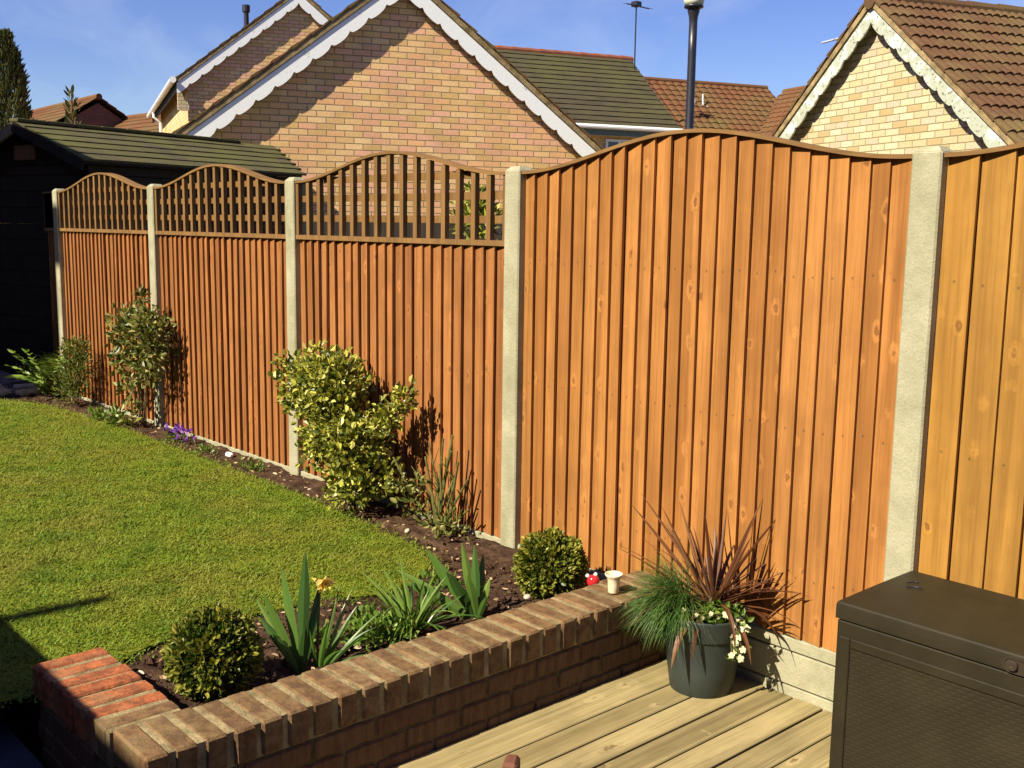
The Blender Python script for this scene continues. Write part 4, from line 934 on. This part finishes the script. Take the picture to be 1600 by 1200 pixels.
# ------------------------------------------------------------------ pot and its plants
PC = Vector((-.652, -.212, -.1935))
def pot():
    t = thing('plant_pot', 'round slate grey plastic pot on the deck holding the spiky plant', 'plant pot', PC)
    m = MB(); m.lathe(PC, [(.0, .002), (.110, .0), (.116, .006), (.129, .10), (.1415, .222), (.142, .225)], 48); m.build('body', POTM, t, True)
    m = MB(); m.lathe(PC, [(.1425, .221), (.1465, .222), (.1475, .226), (.153, .292), (.154, .298), (.151, .302), (.145, .300), (.142, .27)], 48); m.build('rim', POTM, t, True)
    m = MB(); m.lathe(PC, [(.1425, .272), (.09, .279), (.04, .284), (0, .285)], 24, 0); m.build('soil', SOIL, t)
    top = PC+Vector((0, 0, .277))
    # cordyline: leaves spring from a short stem; a few aimed as in the picture, the rest all round
    b0 = top+CR*.03; t = thing('cordyline', 'bronze spiky cordyline with long sword leaves in the grey pot', 'plant', b0); m = MB()
    spec = [(-.19, .38, 0), (-.21, .36, .06), (-.07, .37, .05), (-.13, .36, -.05), (.125, .38, 0), (.15, .36, .05), (.19, .33, -.03), (.09, .33, -.08), (.02, .29, .1), (-.03, .33, -.05), (.07, .25, -.12), (-.05, .26, .12), (.05, .34, .1), (.16, .28, .08), (-.12, .28, .1)]
    for dx, dy, dz in spec:
        v = (CR*dx*1.2+CU*dy+CF*dz)*1.12; blade(m, b0+Vector((random.uniform(-.012, .012), random.uniform(-.012, .012), random.uniform(0, .05))), v, v.length*1.02, random.uniform(.013, .018), .16, 9, random.random(), side=v.cross(CF+CR*random.uniform(-.7, .7)), keel=.22, wmid=.4)
    droops = [(-.36, .20, -.02, .28, .020), (-.34, .17, .05, .26, .014), (.36, .19, .03, .20, .011), (.33, .16, -.06, .3, .011), (.38, .13, 0, .35, .010), (.30, .09, -.1, .7, .012), (-.27, .05, .06, .55, .018), (.25, .20, .08, .25, .012), (-.26, .22, .1, .2, .010),
              (.33, .05, .02, .5, .011)]
    for dx, dy, dz, dr, w in droops:
        v = CR*dx+CU*dy+CF*dz; blade(m, b0+Vector((0, 0, random.uniform(.01, .05))), v+Vector((0, 0, v.length*.22)), v.length*1.06, w*1.15, dr, 10, random.random(), keel=.22, wmid=.4)
    # arching over the rim towards the viewer: (sideways, towards viewer, start lift, length, droop, width)
    for dx, dn, lift, L, dr, w in ((-.75, .75, .35, .34, 2.7, .030), (-.45, .8, .5, .30, 3.2, .022), (.45, .8, .3, .30, 2.6, .026), (.75, .45, .5, .36, 2.7, .026), (.2, .9, .9, .30, 3.4, .020), (-1., .2, .55, .36, 1.7, .022), (.9, .0, .6, .40, 1.6, .016)):
        fwd = Vector((CF.x, CF.y, 0)).normalized(); v = CR*dx-fwd*dn+Vector((0, 0, lift)); blade(m, b0+Vector((0, 0, .03)), v, L, w, dr, 11, random.random(), keel=.2, wmid=.45)
    for i in range(30):
        sg = 1 if i % 5 else -1; fwd = Vector((CF.x, CF.y, 0)).normalized(); e = random.uniform(.15, .85)
        d = (CR*sg+fwd*random.uniform(-.5, .35)).normalized()*math.cos(e)+Vector((0, 0, math.sin(e)))
        blade(m, b0+Vector((0, 0, random.uniform(.0, .06))), d, random.uniform(.26, .42), random.uniform(.008, .014), random.uniform(.35, 1.3), 10, random.random(), keel=.22, wmid=.4)
    for i in range(16):
        a = random.uniform(0, 6.28); e = random.uniform(.35, 1.2); d = Vector((math.cos(a)*math.cos(e), math.sin(a)*math.cos(e)*.75, math.sin(e)))
        if d.y > .25: d.y *= .4
        blade(m, b0+Vector((0, 0, random.uniform(0, .05))), d, random.uniform(.2, .36), random.uniform(.012, .02), random.uniform(.1, .9), 9, random.random()*.7, keel=.22, wmid=.4)
    m.build('leaves', LV_CORD, t); m = MB(); m.tube([b0-Vector((0, 0, .03)), b0+Vector((0, 0, .07))], [.022, .014], 8); m.build('stem', STEM, t)
    # fescue tuft spilling over the left of the rim
    c = top-CR*.085+Vector((0, 0, .012)); t = thing('fescue', 'soft green fescue grass spilling over the left of the grey pot', 'grass', c); m = MB()
    for i in range(1500):
        a = random.gauss(0, .9); e = random.uniform(.05, 1.35); fwd = Vector((-CF.x, -CF.y, 0)).normalized()
        h = -CR*math.cos(a)+fwd*math.sin(a)*.95
        if h.y > .3: h.y = .3
        d = h*math.cos(e)+Vector((0, 0, math.sin(e))); L = random.uniform(.12, .27)*(1 if e > .5 else .9)
        blade(m, c+Vector((random.gauss(0, .022), random.gauss(0, .022), random.uniform(0, .02))), d, L, random.uniform(.0018, .0032), random.uniform(.6, 2.7), 7, random.random(), keel=.3, taper=.8)
    m.build('blades', LV_FEST, t)
    # trailing pansies: leaves, stems and cream flowers
    c = top+CR*.075-CF*.07; t = thing('pansies', 'trailing cream pansies hanging over the right front of the grey pot', 'flowers', c); m = MB(); st = MB()
    leafy(m, [((c.x, c.y, c.z+.02), (.08, .06, .03), 150), (tuple(c-CR*.09-CF*.01+Vector((0, 0, .015))), (.07, .05, .025), 130)], .026, .6, up=.5, shell=.1)
    spots = [(.075, -.005), (.095, -.02), (.05, .03), (.105, .005), (.068, -.04), (.12, -.02), (.085, .018), (.06, -.10), (.085, -.095), (.045, -.115), (.075, -.125), (.10, -.085), (.058, -.07), (.092, -.05), (-.105, .045), (-.06, .03), (-.04, .02), (-.01, .035), (-.085, .0), (.02, .02)]
    EYE = mat_simple('flower_eye', (.45, .28, .02))
    for dx, dy in spots:
        p = top+CR*dx+CU*dy-CF*(.115+.02*random.random())+CR*.01
        if dy < -.06: p = p+CR*.02
        fdir = (-CF+CR*random.uniform(-.5, .5)+CU*random.uniform(-.1, .5)).normalized(); s_ = fdir.cross(Vector((0, 0, 1))).normalized(); u = s_.cross(fdir)
        sz = random.uniform(.009, .0145)*(1 if dx > .03 else .75); fl = MB(); V = [p+fdir*.001]; F = []
        for k in range(5):
            q = 2*math.pi*k/5+.3; dd = s_*math.cos(q)+u*math.sin(q); tt = s_*-math.sin(q)+u*math.cos(q); b = len(V)
            V += [p+dd*sz*.55+tt*sz*.5+fdir*.002*k, p+dd*sz*1.1+tt*sz*.28+fdir*.003, p+dd*sz*1.1-tt*sz*.28+fdir*.003, p+dd*sz*.55-tt*sz*.5+fdir*.002*k]; F.append((0, b, b+1, b+2, b+3))
        fl.add(V, F, random.random()); fo = fl.build('flower', PETAL_W, t)
        ey = MB(); ey.lathe(p+fdir*.004, [(.0, .001), (.0028, 0), (.0, -.001)], 6); ey.build('flower_eye', EYE, fo)
        st.tube([c+Vector((0, 0, -.01)), (c+p)/2+Vector((0, 0, .015))-CF*.02, p], [.002, .0017, .0014], 5)
        if dx > .03: leaf_batch(m, np.array([tuple(p+CF*.008+CR*random.uniform(-.02, .02)-CU*.01) for _ in range(3)]), rand_unit(3), .022, .6)
    m.build('leaves', LV_GREEN, t); st.build('stems', STEMG, t)
pot()

# ------------------------------------------------------------------ small things on the wall and in the bed
def small():
    p = Vector((-1.0, -.325, .102)); t = thing('egg_cup', 'small cream flared pot standing on top of the brick wall', 'pot', p)
    m = MB(); m.lathe(p, [(0, .0), (.019, 0), (.021, .004), (.0225, .03), (.024, .052), (.0265, .06), (.033, .068), (.035, .074), (.0335, .077), (.030, .074), (.023, .058), (.019, .03), (0, .026)], 28)
    m.build('cup', mat_simple('cream_glaze', (.62, .54, .36), .35, .4, .2, 30), t, True)
    q = Vector((-1.155, -.275, .095)); t = thing('ornament', 'shiny red round garden ornament with white ears beside the box bush', 'ornament', q)
    m = MB(); m.lathe(q, [(0, -.027), (.016, -.025), (.023, -.013), (.026, .0), (.023, .014), (.016, .023), (0, .027)], 24); m.build('body', mat_simple('red_glaze', (.42, .018, .022), .15, .6, .12, 40), t, True)
    m = MB()
    for s, h in ((-.022, .022), (.010, .027)):
        c = q+CR*s+CU*h; m.lathe(c, [(0, -.009), (.007, -.005), (.009, 0), (.006, .006), (0, .009)], 12)
    m.build('ears', mat_simple('white_glaze', (.72, .68, .62), .25, .5, .1), t, True)
    m = MB(); 
    for s in (-.016, .004): c = q+CR*s-CU*.028; m.lathe(c, [(0, -.008), (.010, -.004), (.010, .004), (0, .009)], 10)
    m.build('feet', mat_simple('pink_glaze', (.6, .38, .34), .3, .5, .1), t, True)
    # white plastic plant marker and pale pebbles
    t = tag(MB().add([], []).box(-4.565, -4.50, -.135, -.10, -.002, .030, 0, .010, None).build('marker', PLASTIC_W), 'white rounded lump lying on the soil under the fence right of the purple flowers', 'stone')
    for i, (x, y, s, lab) in enumerate([(-4.68, -.16, .02, 'small tan pebble left of the white lump'), (-3.42, -.2, .015, 'pale pebble below the concrete post left of the bush'), (-2.42, -.26, .015, 'white pebble at the foot of the pruned rose'), (-6.6, -.2, .016, 'pale pebble under the feathery shrub'), (-1.17, -.62, .016, 'chip of pale mortar on the back edge of the wall')]):
        m = MB(); b = Vector((x, y, .014 if i < 4 else .105)); m.lathe(b, [(0, -s*.5), (s*.8, -s*.3), (s, 0), (s*.75, s*.4), (0, s*.55)], 9, 0, Matrix.Rotation(random.random(), 4, 'X'))
        tag(m.build('pebble', mat_simple('pebble_stone', (.38, .32, .24), .8, .2, .2, 40), None, True), lab, 'stone', 'pale pebbles')
    # edging stones at the far end
    slabs = [(-7.93, -.22, .30, .10, .05, 'long pale edging stone at the left end of the bed'), (-8.02, -.52, .26, .12, .05, 'pale edging stone at the far left lawn corner'), (-8.12, -.80, .24, .10, .04, 'small broken edging stone at the left picture edge'), (-8.35, -.45, .2, .16, .045, 'grey rubble stone behind the lawn corner'), (-8.3, -.15, .24, .14, .04, 'flat stone beside the green tub')]
    for x, y, l, w, h, lab in slabs:
        m = MB(); M = Matrix.Translation((x, y, h/2-.012)) @ Matrix.Rotation(random.uniform(1.2, 1.9), 4, 'Z') @ Matrix.Rotation(random.uniform(-.06, .06), 4, 'X'); m.box(-l/2, l/2, -w/2, w/2, -h/2, h/2, random.random(), .012, M)
        tag(m.build('edging_stone', mat_simple('edging_stone', (.42, .31, .20), .9, .1, .4, 12, .6)), lab, 'stone', 'edging stones')
    b = Vector((-8.08, .02, -.02)); t = thing('tub', 'dark green plastic tub in the shade at the end of the fence', 'tub', b)
    m = MB(); m.lathe(b, [(0, .005), (.09, 0), (.10, .02), (.125, .25), (.12, .25), (.1, .05), (0, .04)], 24); m.build('body', mat_simple('green_plastic', (.02, .07, .055), .35, .5, .2), t, True)
    m = MB(); m.lathe(b, [(.124, .245), (.136, .247), (.136, .265), (.122, .265)], 24); m.build('rim', mat_simple('green_plastic_rim', (.05, .16, .10), .35, .5, .2), t, True)
small()

# ------------------------------------------------------------------ storage box
def store():
    x0, x1, y0, y1, zb, zt = .05, 1.19, -.502, -.05, -.187, .398; zl = .346
    t = thing('storage_box', 'large dark brown plastic storage box with woven front and latch, lower right', 'storage box', ((x0+x1)/2, (y0+y1)/2, zb))
    m = MB(); vs, fs = box_bm(x0+.002, x1-.002, y0+.004, y1-.003, zb, zl+.004, .008); m.add(vs, fs); m.build('body', BOXPL, t)
    # lid: slightly crowned top with rolled edges and a deep skirt
    m = MB(); nx, ny = 40, 20; V = []
    def top(u, v):
        e = min(u, 1-u)*(x1-x0); f = min(v, 1-v)*(y1-y0); r = .008; z = zt+.012
        for q in (e, f):
            if q < r: z -= r-math.sqrt(max(0, r*r-(r-q)**2))
        return z+.010*math.sin(math.pi*v)*math.sin(math.pi*u)**.4-.006
    us = [0, .001, .003, .0055, .01]+[.01+.98*i/(nx-10) for i in range(1, nx-10)]+[.99, .9945, .997, .999, 1]; vv = [0, .0025, .007, .0135, .03]+[.03+.94*i/(ny-10) for i in range(1, ny-10)]+[.97, .9865, .993, .9975, 1]
    for v in vv:
        for u in us: V.append((x0+(x1-x0)*u, y0+(y1-y0)*v, top(u, v)))
    NX = len(us); NY = len(vv); F = [(j*NX+i, j*NX+i+1, (j+1)*NX+i+1, (j+1)*NX+i) for j in range(NY-1) for i in range(NX-1)]
    rim = [j for j in range(NX)]+[j*NX+NX-1 for j in range(1, NY)]+[(NY-1)*NX+i for i in range(NX-2, -1, -1)]+[j*NX for j in range(NY-2, 0, -1)]
    b = len(V); V += [(V[i][0], V[i][1], zl+.006) for i in rim]; n = len(rim)
    F += [(b+k, b+(k+1) % n, rim[(k+1) % n], rim[k]) for k in range(n)]
    m.add(V, F); lid = m.build('lid', BOXPL, t, True)
    # front frame and woven panel
    m = MB(); yf = y0+.004
    m.box(x0+.016, x0+.052, yf-.006, yf+.002, zb+.01, zl-.046, 0, .0025); m.box(x1-.052, x1-.016, yf-.006, yf+.002, zb+.01, zl-.046, 0, .0025)
    m.box(x0+.053, x1-.053, yf-.006, yf+.002, zl-.075, zl-.046, 0, .0025); m.box(x0+.053, x1-.053, yf-.006, yf+.002, zb+.01, zb+.045, 0, .0025); m.build('front_frame', BOXPL, t)
    m = MB(); xa, xb, za, zc = x0+.053, x1-.053, zb+.046, zl-.076; nx, nz = int((xb-xa)/.004), int((zc-za)/.003); V = []
    for j in range(nz+1):
        for i in range(nx+1):
            X, Z = i/4, j/4; fx, fz = X % 1, Z % 1
            h = math.sin(math.pi*fz) if (int(X)+int(Z)) % 2 else math.sin(math.pi*fx)
            V.append((xa+(xb-xa)*i/nx, yf-.0006-.0009*h, za+(zc-za)*j/nz))
    m.add(V, [(j*(nx+1)+i, j*(nx+1)+i+1, (j+1)*(nx+1)+i+1, (j+1)*(nx+1)+i) for j in range(nz) for i in range(nx)]); m.build('woven_panel', BOXPL, t)
    m = MB()
    for k in range(3): m.box(x0-.001, x0+.0025, y0+.06+k*.12, y0+.15+k*.12, zb+.04, zl-.04, 0, .002)
    m.build('side_rib', BOXPL, t)
    # latch handle in a recessed pocket
    cx = .61; m = MB(); zc = .372; ring = []
    for r0, yy in ((1.0, y0-.0005), (1.0, y0-.004), (.84, y0-.004), (.80, y0-.0012)):
        ring.append([Vector((cx+math.copysign(.045, math.cos(a))*1+.021*r0*math.cos(a), yy, zc+.021*r0*math.sin(a))) for a in [2*math.pi*(k+.5)/32 for k in range(32)]])
    vs = [p for r_ in ring for p in r_]; fs = [(i*32+k, i*32+(k+1) % 32, (i+1)*32+(k+1) % 32, (i+1)*32+k) for i in range(3) for k in range(32)]+[tuple(96+k for k in range(32))]
    m.add(vs, fs); h = m.build('latch_recess', BOXDK, t)
    m = MB(); M = Matrix.Rotation(R(90), 4, 'X'); m.lathe((cx-.040, y0-.0015, zc), [(.0145, 0), (.0145, .008), (.0125, .0105), (.004, .0105), (.0, .009)], 20, 0, M); m.build('latch_knob', BOXDK, h)
    m = MB(); m.box(cx-.004, cx+.062, y0-.0085, y0-.002, zc-.010, zc+.010, 0, .003); m.build('latch_tab', BOXPL, h)
    # scuffs and two curved cuts in the lid
    m = MB()
    for c, d, L in ((Vector((.135, -.245)), Vector((.9, .35)), .045), (Vector((.115, -.205)), Vector((.7, .7)), .035)):
        d.normalize(); pts = []
        for k in range(7): s = k/6; pts.append((c.x+d.x*L*s, c.y+d.y*L*s+.010*math.sin(s*3.1), zt+.0145))
        m.tube(pts, .0022, 5)
    m.build('lid_cut', BLACKM, lid)
store()
# wooden chair whose back upright just enters the picture at the bottom
def chair():
    b = Vector((.30, -2.03, 0)); t = thing('wooden_chair', 'red brown wooden chair back upright poking in at the bottom edge', 'chair', (.45, -2.3, -.19))
    d = Vector((.62, -.78, 0)); s = Vector((.78, .62, 0)); top = .525
    M = Matrix((d, s, Vector((0, 0, 1)))).transposed().to_4x4(); M.translation = b
    for k in (0, 1):
        m = MB(); a = .0 if k == 0 else .44; m.box(a-.022, a+.022, -.014, .014, -.19, top if k == 0 else top-.0, .3, .006, M); m.build('back_upright', CHAIRWOOD, t)
        m = MB(); m.box(a-.02, a+.02, .36, .40, -.19, .24, .6, .005, M); m.build('leg', CHAIRWOOD, t)
    m = MB()
    for i in range(5): m.box(-.01, .45, .02+i*.078, .09+i*.078, .241, .262, random.random(), .004, M)
    m.build('seat', CHAIRWOOD, t)
    m = MB()
    for z in (.36, .45): m.box(.023, .417, -.008, .008, z, z+.05, random.random(), .004, M)
    m.build('backrest', CHAIRWOOD, t)
chair()
# added fence, coloured near black for the unlit band low behind the trellis
def unlit_gap_fence():
    t = tag(MB().box(0, 0, 0, 0, 0, 0).build('x', SHADE_DARKWOOD), '', '') if False else None
    m = MB(); x = -7.4
    while x < -3.2: m.box(x, x+.117, 2.2, 2.22, -.34, 1.535, random.random(), .003); x += .12
    t = thing('unlit_gap_fence', 'low boarded fence added beyond the trellis, coloured near black for the unlit band below the brick gable', 'fence', (-5.3, 2.2, -.34)); m.build('boards', SHADE_DARKWOOD, t)
    m = MB(); 
    for z in (.2, 1.1): m.box(-7.4, -3.2, 2.223, 2.26, z, z+.06, .5)
    m.build('batten', SHADE_DARKWOOD, t)
unlit_gap_fence()
